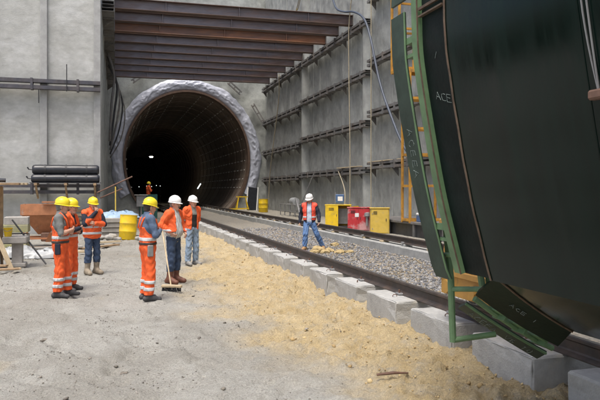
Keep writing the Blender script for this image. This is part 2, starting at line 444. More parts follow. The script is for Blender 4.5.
# ballast bed and its stones
def bed_mat():
    return mat('ballast_bed', (0.20, 0.19, 0.17), 0.95, var=0.45, scale=17, alt=(0.29, 0.245, 0.175), altamt=0.55, bump=1.0, bscale=26, detail=8)
X, Y = np.meshgrid(np.linspace(4.0, 7.76, 30), np.linspace(-4, 130, 500), indexing='ij')
def bed_z(x, y): return 0.05 + 0.10 * sstep(4.9, 4.2, x) + 0.06 * sstep(7.1, 7.7, x) + (fbm(x, y, 1.0, 3, s=8) - .5) * 0.09
structure(npmesh('ballast_bed', np.stack([X.ravel(), Y.ravel(), bed_z(X, Y).ravel()], 1), grid_faces(*X.shape), bed_mat()))
def scatter(name, n, xf, yf, zf, rf, tints, m, seed, label=None, cat=None, flat=0.75, keep=None):
    rg = np.random.default_rng(seed)
    base = []
    for k in range(8):
        v, f = rock(seed * 31 + k, 1.0, sub=1); base.append((np.array([tuple(q) for q in v]), np.array(f)))
    x = xf(rg, n); y = yf(rg, n); z = zf(x, y); r = rf(rg, n, y)
    if keep is not None:
        kq = rg.random(n) < keep(x, y); x, y, z, r = x[kq], y[kq], z[kq], r[kq]; n = len(x)
    a = rg.random(n) * 6.283; tb = rg.random(n)
    kind = rg.integers(0, 8, n); ti = rg.integers(0, len(tints), n)
    VS = []; FS = []; CS = []; off = 0
    for k in range(8):
        sel = np.where(kind == k)[0]
        if not len(sel): continue
        bv, bf = base[k]; nb = len(bv)
        sx = rg.uniform(.7, 1.35, len(sel)); sz = rg.uniform(.5, 1.0, len(sel)) * flat / .75
        lx = bv[None, :, 0] * (r[sel] * sx)[:, None]; ly = bv[None, :, 1] * r[sel][:, None]; lz = bv[None, :, 2] * (r[sel] * sz)[:, None]
        tilt = (tb[sel] - .5)[:, None] * 1.2
        lz2 = lz * np.cos(tilt) + lx * np.sin(tilt); lx2 = lx * np.cos(tilt) - lz * np.sin(tilt)
        ca, sa = np.cos(a[sel])[:, None], np.sin(a[sel])[:, None]
        P = np.stack([lx2 * ca - ly * sa + x[sel][:, None], lx2 * sa + ly * ca + y[sel][:, None], lz2 + z[sel][:, None]], 2).reshape(-1, 3)
        Fq = (bf[None] + (np.arange(len(sel)) * nb)[:, None, None]).reshape(-1, 3) + off
        VS.append(P); FS.append(Fq); off += len(P)
        CS.append(np.repeat(np.array(tints)[ti[sel]] * rg.uniform(.8, 1.15, len(sel))[:, None], nb, 0))
    ob = npmesh(name, np.concatenate(VS), np.concatenate(FS), m, smooth=False, attr={'tint': np.concatenate(CS)})
    ob['kind'] = 'stuff'
    if label: tag(ob, label, cat)
    return ob
TINT = [(.17, .172, .178), (.21, .21, .212), (.11, .113, .12), (.28, .275, .265), (.20, .175, .14), (.26, .215, .15), (.14, .14, .15)]
def yb(rg, n): return 7.5 + 24 * rg.random(n) ** 1.35
scatter('ballast_stones', 20000, lambda rg, n: rg.uniform(4.25, 7.74, n), yb, lambda x, y: bed_z(x, y) + 0.012,
        lambda rg, n, y: rg.uniform(.018, .042, n) * (1 + 0.012 * (y - 8)), TINT, M_stone, 3, 'loose grey ballast stones between the two rails', 'ballast')
scatter('clod_scatter', 34000, lambda rg, n: rg.uniform(-8, 3.0, n), lambda rg, n: 4 + 27 * rg.random(n) ** 1.2, lambda x, y: yard_height(x, y) + 0.003,
        lambda rg, n, y: rg.uniform(.0035, .013, n) * (1 + 1.6 * (rg.random(n) > .97)), [(.16, .145, .12), (.22, .20, .17), (.30, .28, .25), (.12, .105, .09)], M_stone, 5,
        'small dark earth clods and pebbles strewn over the dirt', 'earth clods', flat=.5, keep=lambda x, y: .04 + sstep(.5, .66, fbm(x, y, 1.3, 4, .6, s=123)))
scatter('sand_lumps', 1300, lambda rg, n: 3.66 - 1.7 * rg.random(n) ** 1.5, lambda rg, n: 4.2 + 26 * rg.random(n) ** 1.4, lambda x, y: yard_height(x, y) + 0.004,
        lambda rg, n, y: rg.uniform(.006, .019, n) * (1 + 1.0 * (rg.random(n) > .95)), [(.42, .31, .155), (.36, .26, .125), (.46, .355, .19)], M_stone, 6, 'crumbled lumps of yellow sand along the concrete blocks', 'sand lumps', keep=lambda x, y: sstep(-.1, .4, x - sand_edge(y)))

# ------------------------------------------------------------ tunnel portal
PY, TCX, TCZ, TRX, TRT = 56.7, 6.07, 4.7, 5.4, 5.85
def hole(a, grow=0.0):
    """portal outline, a from 0 (right) counter-clockwise; flattened sides below the springing"""
    c, s = math.cos(a), math.sin(a)
    if s >= 0: return (TCX + (TRX + grow) * c, TCZ + (TRT + grow) * s)
    q = abs(c) ** 0.72 * (1 if c > 0 else -1)
    return (TCX + (TRX + grow) * q, TCZ + (5.6 + grow) * s)
NA = 96
portal = thing('portal_wall', 'grey shotcrete end wall around the round tunnel mouth', 'wall', (TCX, PY, 0))
def rect_pt(a):
    c, s = math.cos(a), math.sin(a)
    x0, x1, z0, z1 = -0.9 - TCX, 13.1 - TCX, -0.6 - TCZ, 21 - TCZ
    t = min([(x1 / c) if c > 1e-6 else 1e9, (x0 / c) if c < -1e-6 else 1e9, (z1 / s) if s > 1e-6 else 1e9, (z0 / s) if s < -1e-6 else 1e9])
    return (TCX + c * t, TCZ + s * t)
V = []; NR = 26
angs = [2 * math.pi * k / 192 for k in range(192)]
for a in angs:
    h = hole(a, .02); r = rect_pt(a)
    for j in range(NR):
        t = j / (NR - 1)
        V.append((h[0] + (r[0] - h[0]) * t, PY, h[1] + (r[1] - h[1]) * t))
V = np.array(V)
V[:, 1] -= (fbm(V[:, 0], V[:, 2], .5, 5, .55, s=12) - .5) * .5
n = 192
Fc = []
for k in range(n):
    for j in range(NR - 1):
        a = k * NR + j; b = ((k + 1) % n) * NR + j
        Fc.append((a, a + 1, b + 1, b))
V2 = V.copy(); V2[:, 1] = PY + .9
off = len(V)
Fb = [(f[3] + off, f[2] + off, f[1] + off, f[0] + off) for f in Fc]
ring = [(k * NR, ((k + 1) % n) * NR, ((k + 1) % n) * NR + off, k * NR + off) for k in range(n)]
npmesh('wall_face', np.concatenate([V, V2]) - np.array([TCX, PY, 0]), np.array(Fc + Fb + ring), M_portal, portal)
# crumpled silver sheet round the opening
V = []; Fc = []; NJ = 21
NN = 720
A = np.linspace(-0.56, math.pi + 0.56, NN)
for i, a in enumerate(A):
    for j in range(NJ):
        t = j / (NJ - 1)
        h = hole(a, 0.02 + 0.98 * t)
        bulge = 0.10 + 0.22 * math.sin(math.pi * t) ** 0.6
        V.append((h[0], PY - bulge, h[1]))
V = np.array(V)
an = np.repeat(A, NJ); tt = np.tile(np.arange(NJ) / (NJ - 1), NN)
def ridge(u_, v_, sd): return 1 - np.abs(2 * fbm(u_, v_, 1.0, 2, .5, s=sd) - 1)      # sharp fold ridges
cr = (ridge(an * 10 + tt * 2, tt * 2.5 - an * 3, 2) - .75) * .10 + (ridge(an * 22 - tt * 4, tt * 4 + an * 5, 6) - .75) * .028 + (ridge(an * 55, tt * 9, 9) - .75) * .008
V[:, 1] -= cr * np.sin(np.pi * np.clip(tt, .1, .9)) * 1.3
rad = (fbm(an * 9, tt * 0 + 1, 1.0, 3, s=7) - .5) * .22 * (tt > .9)
V[:, 0] += np.cos(an) * rad; V[:, 2] += np.sin(an) * rad
npmesh('portal_sheet', V - np.array([TCX, PY, 0]), grid_faces(NN, NJ), M_foil, portal)

tunnel = thing('tunnel', 'dark round tunnel lined with bolted segment rings behind the silver collar', 'tunnel', (TCX, PY, 0))
def ringmesh(y0, y1, ro, ri, na, gap):
    m = MB()
    for k in range(na):
        a0 = 2 * math.pi * k / na + gap; a1 = 2 * math.pi * (k + 1) / na - gap
        st = 6; pts = []
        for i in range(st + 1):
            a = a0 + (a1 - a0) * i / st
            pts.append((hole(a, ri), hole(a, ro)))
        V = []
        for (pi, po) in pts:
            for (q, y) in ((pi, y0), (pi, y1), (po, y1), (po, y0)): V.append((q[0], y, q[1]))
        Fc = []
        for i in range(st):
            b = i * 4
            for e in range(4): Fc.append((b + e, b + (e + 1) % 4, b + 4 + (e + 1) % 4, b + 4 + e))
        Fc += [(0, 1, 2, 3), (st * 4 + 3, st * 4 + 2, st * 4 + 1, st * 4)]
        m.add(V, Fc)
    return m
collar = ringmesh(PY - .28, PY + .55, 0.015, -0.16, 12, 0.0).build('steel_collar', M_brown, tunnel)
r0 = ringmesh(PY + .56, PY + 2.24, 0.0, -0.17, 8, 0.0015).build('lining_ring', M_lining, tunnel)
for k in range(1, 66): inst(r0, tunnel, (0, 1.70 * k, 0)).scale = (1.0 - .014 * (k % 2), 1, 1.0 - .008 * (k % 2))
cap = MB()
ou = [hole(2 * math.pi * k / 64, .3) for k in range(64)]
cap.prism(ou, (0, PY + 112, 0), (0, PY + 112.4, 0), ((1, 0, 0), (0, 0, 1)))
cap.build('blackout_cap', M_dark, tunnel)  # added dark cap for the unlit depth of the open tunnel; blocks sky light
bm_ = MB()
for ring_k in range(18):
    for a in [-28, -19, -10, -1, 9, 19, 29, 40, 52, 64, 77, 103, 116, 128, 140, 151, 161, 171, 181, 190, 199, 208]:
        for dy in (0.25, 1.4):
            h = hole(R(a), -.26)
            sz = .10 if random.random() > .25 else .06
            bm_.box((h[0], PY + .56 + 1.7 * ring_k + dy, h[1]), (.05, sz * 1.2, sz * .8), ry=-R(a))
bm_.build('bolt_caps', M_bolt, tunnel, kind='stuff')
# inside: side kerb, cross beam, lamps
k = MB(); k.box((TCX + 4.9, PY + 22, .62), (1.1, 44, 1.3)); k.build('side_walkway', M_kerb, tunnel)
k = MB(); k.box((TCX - 4.6, PY + 22, .45), (1.3, 44, .9)); k.build('side_walkway', M_kerb, tunnel)
def lamp(name, label, c, parts, group=None):
    t = thing(name, label, 'lamp', c, 0, group)
    for (nm, mb, m_) in parts: mb.build(nm, m_, t)
    return t
E_lamp = emit('lamp_glow', (1, .93, .75), 60)
E_tube = emit('tube_glow', (.95, 1, 1), 1.0)
E_dot = emit('marker_glow', (.9, 1, .95), 1.2)
c = (4.6, 88, 6.35)
b = MB(); b.lathe([(0, .14), (.17, .10), (.22, 0), (.17, -.10), (0, -.14)], c, 12)
h = MB(); h.lathe([(.34, .02), (.30, .2), (.12, .34), (0, .36)], c, 12); h.tube([(4.6, 88, 6.7), (4.6, 88, 10.2)], .02, 6)
lamp('tunnel_lamp', 'bright round lamp glowing inside the dark tunnel', c, [('bulb', b, E_lamp), ('lamp_shade', h, M_dark)])
pl = bpy.data.lights.new('tunnel_lamp_light', 'POINT'); pl.energy = 10; pl.shadow_soft_size = .2; pl.color = (1, .9, .7)
plo = bpy.data.objects.new('tunnel_lamp_light', pl); plo.location = (4.6, 87.6, 6.2); col.objects.link(plo)
c = (8.35, 72, 2.2)
b = MB(); b.tube([(8.75, 72, 2.1), (9.1, 72, 2.65)], .06, 8)
h = MB(); h.box((8.925, 72.12, 2.375), (.14, .12, .8), ry=R(32)); h.tube([(8.92, 72.15, 0), (8.92, 72.15, 2.3)], .03, 6)
lamp('tube_lamp', 'tilted white fluorescent tube lamp low in the tunnel', c, [('tube', b, E_tube), ('holder', h, M_grey)])
for i, (x, z) in enumerate([(2.9, 2.35), (3.9, 2.45), (4.6, 2.4), (5.3, 2.55), (5.9, 2.5)]):
    c = (x, 84 + 1.5 * i, z); b = MB(); b.lathe([(0, .055), (.055, 0), (0, -.055)], c, 8)
    h = MB(); h.tube([(x, 84.14 + 1.5 * i, 0), (x, 84.14 + 1.5 * i, z + .1)], .02, 5)
    lamp('marker_lamp', ['leftmost', 'second from left', 'middle', 'second from right', 'rightmost'][i] + ' of the five tiny marker lights low in the tunnel', c, [('bulb', b, E_dot), ('post', h, M_dark)], 'marker lights in the tunnel')
# diagonal steel brackets on the end wall
for (a, b_, lab) in [((-.02 + 1.4, 56.1, 11.0), (2.75, 56.1, 12.05), 'dark steel bracket bolted diagonally left above the tunnel mouth'),
                     ((9.5, 56.1, 11.35), (10.6, 56.1, 10.4), 'dark steel bracket bolted diagonally right above the tunnel mouth'),
                     ((11.65, 56.2, 9.5), (12.55, 55.9, 7.9), 'dark steel bracket running down to the wall corner')]:
    t = thing('wall_bracket', lab, 'bracket', a, 0, 'brackets on the tunnel end wall')
    d = (Vector(b_) - Vector(a)).normalized(); nrm = d.cross(Vector((0, 1, 0))).normalized() * .13
    for s_ in (-1, 1):
        MB().bar(Vector(a) + nrm * s_, Vector(b_) + nrm * s_, .14, .10).build('channel', M_waler, t)
    for q in (.1, .5, .9):
        p = Vector(a).lerp(Vector(b_), q); MB().bar(p - nrm * 1.2, p + nrm * 1.2, .16, .12).build('spacer', M_waler, t)

# ------------------------------------------------------------ retaining walls
def waler(parent, a, b, zc, m_, out, h=.36, d=.34, step=1.2, brk=True):
    """double channel along a-b (2d points on the wall face); out = unit vector away from the wall"""
    A = Vector((a[0], a[1], zc)); B = Vector((b[0], b[1], zc)); o = Vector((out[0], out[1], 0))
    Ln = (B - A).length; t = (B - A) / Ln
    mb = MB(); th = .022; fh = h * .36
    for zz in (h / 2 - fh / 2, -h / 2 + fh / 2):
        c = (A + B) / 2 + o * (d / 2 + .012) + Vector((0, 0, zz))
        ang = math.atan2(t.y, t.x)
        mb.box(c + o * (d / 2 - th / 2), (Ln, th, fh), ang)                      # web
        for s_ in (-1, 1): mb.box(c + Vector((0, 0, s_ * (fh / 2 - th / 2 - .001))) - o * (th / 2 + .002), (Ln - .004, d - th, th), ang)
    w = mb.build('waler', m_, parent)
    n_ = max(2, int(Ln / step))
    for k in range(n_):
        p = A + t * (Ln * (k + .5) / n_) + o * (d / 2 + .03)
        sp = MB(); sp.box(p, (.10, d + .035, h + .05 + .06 * random.random()), ang)
        sp.build('spacer_plate', m_, w)
        if brk and k % 2 == 0:
            p2 = p + t * .35
            br = MB(); br.prism([(0, 0), (d * .95, 0), (0, -.42)], p2 - o * (d / 2 + .02) - t * .012 + Vector((0, 0, -h / 2 - .004)), p2 - o * (d / 2 + .02) + t * .012 + Vector((0, 0, -h / 2 - .004)), (o, (0, 0, 1)))
            br.build('bracket', m_, w)
    return w
def wallface(name, x0, x1, z0, z1, y, amp, m_, parent, org, along='x', sgn=-1, step=.16, seams=None):
    n1 = int((x1 - x0) / step) + 2; n2 = int((z1 - z0) / step) + 2
    S, Z = np.meshgrid(np.linspace(x0, x1, n1), np.linspace(z0, z1, n2), indexing='ij')
    D = (fbm(S, Z, .45, 5, .55, s=y) - .5) * amp + (fbm(S, Z, 3.5, 3, .6, s=y + 2) - .5) * amp * .35
    if seams is not None:                                        # sprayed bays sag back between the piles
        dd = np.min(np.abs(S[..., None] - np.array(seams)[None, None]), -1)
        D = D - 0.035 * sstep(.15, .65, dd)
    P = np.full(S.shape, y) + sgn * D
    back = np.full(S.shape, y - sgn * .8)
    def pk(q): return np.stack([S.ravel(), q.ravel(), Z.ravel()], 1) if along == 'x' else np.stack([q.ravel(), S.ravel(), Z.ravel()], 1)
    f = grid_faces(n1, n2); nv = n1 * n2
    edge = list(range(0, n2)) + [i * n2 + n2 - 1 for i in range(1, n1)] + [(n1 - 1) * n2 + j for j in range(n2 - 2, -1, -1)] + [i * n2 for i in range(n1 - 2, 0, -1)]
    sd = [(edge[i], edge[(i + 1) % len(edge)], edge[(i + 1) % len(edge)] + nv, edge[i] + nv) for i in range(len(edge))]
    return npmesh(name, np.concatenate([pk(P), pk(back)]) - np.array(org), np.concatenate([f, f[:, ::-1] + nv, np.array(sd)]), m_, parent)
# left wall, facing the camera
LW = thing('retaining_wall', 'pale sprayed concrete wall facing the camera on the left', 'wall', (-7, 31, 0))
lseams = [-0.78, -3.05, -5.3, -7.6, -9.9, -12.2]
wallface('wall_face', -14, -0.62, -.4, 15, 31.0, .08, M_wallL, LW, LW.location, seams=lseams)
for i, xsm in enumerate(lseams):
    w = .30 if i else .30
    MB().box((xsm, 30.93, 7.2), (w, .16, 15.2), bev=.015).build('pile', M_pile, LW)
waler(LW, (-14, 30.84), (-.64, 30.84), 6.6, M_walerL, (0, -1), h=.44, d=.36, step=1.9, brk=False)
waler(LW, (-14, 30.84), (-.64, 30.84), 2.0, M_walerL, (0, -1), h=.42, d=.36, step=1.9, brk=False)
for (x, z0, z1) in [(-2.05, 6.3, 7.5), (-3.2, 5.75, 6.35)]:
    MB().tube([(x, 30.4, z0), (x, 30.4, z1)], .022, 6).build('anchor_rod', M_dark, LW)
# return face of that wall, running back to the portal
LR = thing('return_wall', 'shaded side wall running back from the pale wall to the tunnel', 'wall', (-.9, 44, 0))
wallface('wall_face', 31.85, 56.8, -.4, 20, -.62, .2, M_portal, LR, LR.location, along='y', sgn=1, step=.3)
waler(LR, (-.60, 32.0), (-.60, 55.6), 10.66, M_waler, (1, 0), h=.5, d=.55, step=2.5)
# right wall
RW = thing('retaining_wall', 'grey sprayed concrete side wall with rows of steel walers on the right', 'wall', (12.9, 26, 0))
rse = [q for q in np.arange(-4.6, 56.5, 1.46)]
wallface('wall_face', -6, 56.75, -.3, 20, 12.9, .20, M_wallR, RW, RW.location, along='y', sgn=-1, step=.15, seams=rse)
for i, y in enumerate(rse):
    wide = any(abs(y - q) < .73 for q in (31.2, 43.9, 18.6))
    if wide: MB().lathe([(.46, -.2), (.46, 20)], (12.98, y, 0), 14).build('pile', M_pileR, RW, smooth=True)
    else: MB().box((12.945 + .016 * random.random(), y + random.uniform(-.2, .2), 9.9), (.12, .10 + .14 * random.random(), 20.1), bev=.03).build('pile', M_pileR, RW)
secs = [(44.05, 55.9, 0.0), (31.35, 43.8, .16), (18.8, 31.1, .42), (6.4, 18.5, .55)]
for zc in (10.66, 7.75, 5.15, 2.85):
    for (y0, y1, dz) in secs:
        dz = dz * 1.6
        if zc > 10 and y0 < 30: dz += .35
        if zc < 3: dz *= .5
        waler(RW, (12.80, y0), (12.80, y1), zc + dz * (1 if zc < 10 else .0 if y0 > 30 else 1), M_waler, (-1, 0), h=.34, d=.38, step=1.25)
# the ends of the beams rest on the top walers
LAB9 = ['nearest', 'second nearest', 'third nearest', 'fourth nearest', 'middle', 'fourth farthest', 'third farthest', 'second farthest', 'farthest']
for i, y in enumerate([33.6, 36.0, 38.3, 41.0, 43.5, 45.8, 48.3, 50.8, 53.6]):
    t = thing('steel_strut', LAB9[i] + ' of nine brown steel beams spanning the pit' + (', orange with rust' if i == 2 else ''), 'steel beam', (6.2, y, 10.95), R(-.6), 'steel beams across the pit')
    x0, x1 = -6.22, 6.28 + .06 * random.random()
    hh, ww = .55, .44
    wb = M_beamR if i == 2 else M_beam
    b = MB(); b.box(((x0 + x1) / 2, 0, hh / 2), (x1 - x0, .03, hh - .08)); w_ = b.build('web', wb, t, org=(0, 0, 0))
    b = MB(); b.box(((x0 + x1) / 2, 0, .02), (x1 - x0, ww, .036), bev=.006); b.build('bottom_flange', M_flange if i != 2 else M_beamR, t, org=(0, 0, 0))
    b = MB(); b.box(((x0 + x1) / 2, 0, hh - .02), (x1 - x0, ww, .036), bev=.006); b.build('top_flange', M_flange, t, org=(0, 0, 0))
    for xe in (x0 - .012, x1 + .012):
        b = MB(); b.box((xe, 0, hh / 2), (.022, ww + .06, hh + .06)); b.build('end_plate', M_waler, t, org=(0, 0, 0))
    for q in (.2, .5, .8):
        b = MB(); b.box((x0 + (x1 - x0) * q, -.1, hh / 2), (.02, .17, hh - .08)); b.build('stiffener', wb, t, org=(0, 0, 0))

# ------------------------------------------------------------ track
def rail_prof(s=1.0):
    h = [(.075, 0), (.075, .012), (.02, .034), (.0085, .05), (.0085, .125), (.018, .138), (.036, .146), (.036, .170), (.030, .178)]
    return [(x * s, z * s) for x, z in h] + [(-x * s, z * s) for x, z in h[::-1]]
RY0, RY1 = -3.0, 108.0
def rail(x, label):
    t = thing('rail', label, 'rail', (x, 20, .42), 0, 'track rails')
    MB().prism(rail_prof(1.0), (x, RY0, .42), (x, RY1, .42), ((1, 0, 0), (0, 0, 1))).build('rail_body', M_rail, t)
    MB().box((x, (RY0 + RY1) / 2, .42 + .1795), (.046, RY1 - RY0, .003)).build('running_surface', M_railhead, t)
    return t
rn = rail(4.08, 'near dark steel rail on the concrete blocks beside the sand')
rf = rail(7.95, 'far dark steel rail on the continuous kerb below the grey wall')
ORD = ['first', 'second', 'third', 'fourth', 'fifth', 'sixth', 'seventh', 'eighth', 'ninth', 'tenth', 'eleventh', 'twelfth', 'thirteenth', 'fourteenth', 'fifteenth', 'sixteenth', 'seventeenth', 'eighteenth', 'nineteenth', 'twentieth', 'twenty-first', 'twenty-second', 'twenty-third', 'twenty-fourth', 'twenty-fifth', 'twenty-sixth', 'twenty-seventh', 'twenty-eighth', 'twenty-ninth', 'thirtieth']
def block_mesh(seed):
    bm = bmesh.new(); bmesh.ops.create_cube(bm, size=1)
    for v in bm.verts: v.co = Vector((v.co.x * .92, v.co.y * 1.08, v.co.z * .46))
    bmesh.ops.bevel(bm, geom=list(bm.edges), offset=.022, segments=1, affect='EDGES', profile=.5)
    bmesh.ops.subdivide_edges(bm, edges=list(bm.edges), cuts=3, use_grid_fill=True)
    rr = random.Random(seed)
    for v in bm.verts:
        v.co += Vector((rr.uniform(-1, 1), rr.uniform(-1, 1), rr.uniform(-1, 1))) * .0022
        if abs(v.co.z) < .2 or True:
            e = (abs(v.co.x) > .42) + (abs(v.co.y) > .5) + (abs(v.co.z) > .205)
            if e >= 2 and rr.random() < .22: v.co *= 1 - rr.uniform(.01, .04)
    me = bpy.data.meshes.new('concrete_block'); bm.to_mesh(me); bm.free(); me.materials.append(M_conc); return me
bmeshes = [block_mesh(k) for k in range(6)]
loop = MB(); loop.tube([(-.032, 0, 0), (-.032, 0, .022), (-.014, 0, .036), (.014, 0, .036), (.032, 0, .022), (.032, 0, 0)], .006, 6)
loop_o = None
clip_o = None
for k in range(28):
    y = 4.69 - .54 + 1.52 * k
    if k > 8: y += random.uniform(-.1, .1)
    o = bpy.data.objects.new('concrete_block', bmeshes[k % 6]); col.objects.link(o)
    o.location = (4.14 + random.uniform(-.015, .02), y, .19); o.rotation_euler = (0, 0, random.uniform(-.014, .014) + (math.pi if k % 2 else 0))
    tag(o, ORD[k] + ' grey concrete block under the near rail, counting away from the camera', 'concrete block', 'concrete blocks under the near rail')
    if k < 12:
        s_ = -1 if k % 2 == 0 else 1
        if loop_o is None:
            loop_o = loop.build('lifting_loop', M_rust, o, org=(0, 0, 0)); lo = loop_o
        else: lo = inst(loop_o, o)
        lo.location = (s_ * .28, .12 * s_, .228); lo.rotation_euler = (0, 0, random.uniform(0, 3))
    # rail clips belong to the rail
    if k < 16:
        for s_ in (-1, 1):
            if clip_o is None:
                c = MB(); c.box((0, 0, .02), (.07, .13, .028), bev=.006); clip_o = c.build('rail_clip', M_grey, rn, org=(0, 0, 0)); cl = clip_o
                c = MB(); c.tube([(0, 0, .035), (0, 0, .08)], .015, 6); nut_o = c.build('clip_nut', M_rust, clip_o, org=(0, 0, 0))
            else:
                cl = inst(clip_o, rn); inst(nut_o, cl)
            cl.location = (s_ * .098, y - 20, 0)
kb = thing('kerb', 'long low grey concrete kerb carrying the far rail', 'kerb', (8.08, 30, 0), 0)
km = MB(); km.box((8.08, 30, .12), (.76, 2.38, .48), bev=.02); kp = km.build('kerb_block', M_kerb, kb)
for k in range(-13, 31):
    if k: inst(kp, kb, (random.uniform(-.008, .008), 2.4 * k, random.uniform(-.006, .006)))
pad = None
for k in range(44):
    y = 7.6 + 1.55 * k
    b = MB(); b.box((7.95 + random.uniform(-.02, .02), y, .39), (.26, .17, .055), rz=random.uniform(-.05, .05), bev=.006)
    b.build('rail_pad', M_woodp if k % 3 else M_conc, rf)
    if k % 2 == 0:
        b = MB(); b.box((7.83, y, .455), (.07, .12, .05), bev=.01); b.build('rail_clip', M_grey, rf)

# ------------------------------------------------------------ the big green machine part standing on the track
PROF = [(2.19, 3.45), (2.195, 3.20), (2.205, 2.98), (2.24, 2.74), (2.285, 2.48), (2.345, 2.16), (2.405, 1.88), (2.485, 1.58), (2.56, 1.31)]
# carry the curve up and over (radius about 3.9 m round a centre above the track)
cx_, cz_, rr_ = 6.05, 3.45, 3.86
UP = [(cx_ - rr_ * math.cos(R(a)), cz_ + rr_ * math.sin(R(a))) for a in range(6, 121, 6)]
def offset_prof(pr, d):
    out = []
    for i, p in enumerate(pr):
        a = pr[max(i - 1, 0)]; b = pr[min(i + 1, len(pr) - 1)]
        t = Vector((b[0] - a[0], b[1] - a[1])).normalized(); nrm = Vector((t.y, -t.x))   # positive = outwards
        out.append((p[0] + nrm.x * d, p[1] + nrm.y * d))
    return out
def smooth_prof(pr, sub=3):
    out = []
    P_ = [Vector(p) for p in pr]
    for i in range(len(P_) - 1):
        p0 = P_[max(i - 1, 0)]; p1 = P_[i]; p2 = P_[i + 1]; p3 = P_[min(i + 2, len(P_) - 1)]
        for k in range(sub):
            t = k / sub
            out.append(.5 * ((2 * p1) + (-p0 + p2) * t + (2 * p0 - 5 * p1 + 4 * p2 - p3) * t * t + (-p0 + 3 * p1 - 3 * p2 + p3) * t ** 3))
    out.append(P_[-1]); return [tuple(p) for p in out]
FULL = smooth_prof(UP[::-1] + PROF)
def shell(pr, y0, y1, th, pr_far=None, ysub=1):
    """curved plate: outer profile pr at y0 (near) to pr_far at y1, thickness th inwards"""
    pf = pr_far or pr; n = len(pr)
    pi, pfi = offset_prof(pr, -th), offset_prof(pf, -th)
    m = MB(); V = []
    for j in range(ysub + 1):
        t = j / ysub; y = y0 + (y1 - y0) * t
        V += [(a[0] + (b[0] - a[0]) * t, y, a[1] + (b[1] - a[1]) * t) for a, b in zip(pr, pf)]
    no = len(V)
    for j in range(ysub + 1):
        t = j / ysub; y = y0 + (y1 - y0) * t
        V += [(a[0] + (b[0] - a[0]) * t, y, a[1] + (b[1] - a[1]) * t) for a, b in zip(pi, pfi)]
    Fc = []
    for j in range(ysub):
        for i in range(n - 1):
            a = j * n + i
            Fc.append((a, a + 1, a + n + 1, a + n)); Fc.append((a + no, a + n + no, a + n + 1 + no, a + 1 + no))
        for i in (0, n - 1):
            a = j * n + i; Fc.append((a, a + n, a + n + no, a + no))
    for j in (0, ysub):
        for i in range(n - 1):
            a = j * n + i; Fc.append((a, a + no, a + 1 + no, a + 1))
    return m.add(V, Fc)
sh = thing('shield_section', 'huge dark green curved steel shield section with green ribs standing over the track', 'machine', (4.3, 3.0, .6))
YS0 = -2.6
shell(FULL, YS0, 4.05, .09, ysub=1).build('skin_plate', M_shell, sh, smooth=True)
rimP = offset_prof(FULL, -.022)
rim = shell(rimP, 4.05, 4.44, .06).build('rim_band', M_rim, sh, smooth=True)
# bare weld edge between the skin and the rim
ed = MB(); q = offset_prof(FULL, .004)
ed.tube([(p[0], 4.053 + .003 * math.sin(i * 1.7), p[1]) for i, p in enumerate(q)][10:], .0085, 6); ed.build('weld_edge', M_weld, rim)
# green ring flange at the end of the rim
gp = offset_prof(FULL, .012)
fl = shell(gp, 4.44, 4.55, .13).build('ring_flange', M_green, sh, smooth=True)
tr = MB(); tr.tube([(p[0], 4.445, p[1]) for p in offset_prof(FULL, .016)][30:], .007, 5); tr.build('flange_bead', M_weld, fl)
# the loose seal strip in front of it, in two pieces, with its green edge
sp = [p for p in FULL if p[1] < 3.40 and p[1] > 1.21] + [(2.60, 1.225)]
sp2 = [p for p in FULL if p[1] > 3.44]
st = shell(sp, 4.71, 4.95, .022).build('seal_strip', M_strip, sh, smooth=True)
ge = MB(); ge.tube([(p[0] + .004, 4.708, p[1]) for p in sp], .009, 5); ge.build('strip_edge', M_green, st)
st2 = shell(sp2, 4.71, 4.95, .022).build('seal_strip', M_strip, sh, smooth=True)
# brackets between the flange and the strip
def prof_at(z):
    for a, b in zip(FULL[:-1], FULL[1:]):
        if a[1] >= z >= b[1]:
            t = (a[1] - z) / (a[1] - b[1] + 1e-9); return a[0] + (b[0] - a[0]) * t
    return FULL[-1][0]
for z in (3.12, 3.0, 1.66, 1.56, 4.3):
    x = prof_at(z) + .075
    MB().box((x, 4.62, z), (.12, .20, .028 if z in (3.0, 1.56) else .05)).build('bracket', M_green, sh)
for z in (3.06, 1.61): MB().box((prof_at(z) + .13, 4.62, z), (.02, .19, .14)).build('bracket_web', M_green, sh)
# second pieces lower down: tilted lower segment
def line(a, b, n=9, sag=.02):
    out = []
    for i in range(n):
        t = i / (n - 1); out.append((a[0] + (b[0] - a[0]) * t - sag * 4 * t * (1 - t) * .55, a[1] + (b[1] - a[1]) * t - sag * 4 * t * (1 - t) * .83))
    return out
LB, LR_, LS = line((2.60, 1.335), (3.24, .91)), line((2.672, 1.140), (3.418, .694)), line((2.772, .98), (3.545, .505), sag=.012)
shell(LB, YS0, 4.05, .09).build('lower_skin_plate', M_shell, sh, smooth=True)
lr = shell(LB, 4.052, 4.45, .05, pr_far=LR_).build('lower_rim_band', mat('lower_rim_green', (0.0045, 0.0135, 0.0085), 0.45, var=0.4, scale=3, bump=0.08, bscale=30, spec=0.12), sh, smooth=True)
ed = MB(); ed.tube([(p[0] - .003, 4.05, p[1] - .004) for p in LB], .009, 6); ed.build('weld_edge', M_weld, lr)
LSN = line((2.735, 1.018), (3.495, .562), sag=.012); LS = line((2.806, .946), (3.586, .457), sag=.012)
ls = shell(LSN, 4.71, 4.95, .03, pr_far=LS).build('lower_seal_strip', M_strip, sh, smooth=True)
ge = MB(); ge.tube([(p[0] + .006, 4.71, p[1] + .006) for p in LSN], .012, 5); ge.build('strip_edge', M_green, ls)
gl = line((2.735, 1.075), (3.46, .63))
MB().tube([(p[0] + .02, 4.60, p[1] + .01) for p in gl], .024, 8).build('rib', M_green, sh)
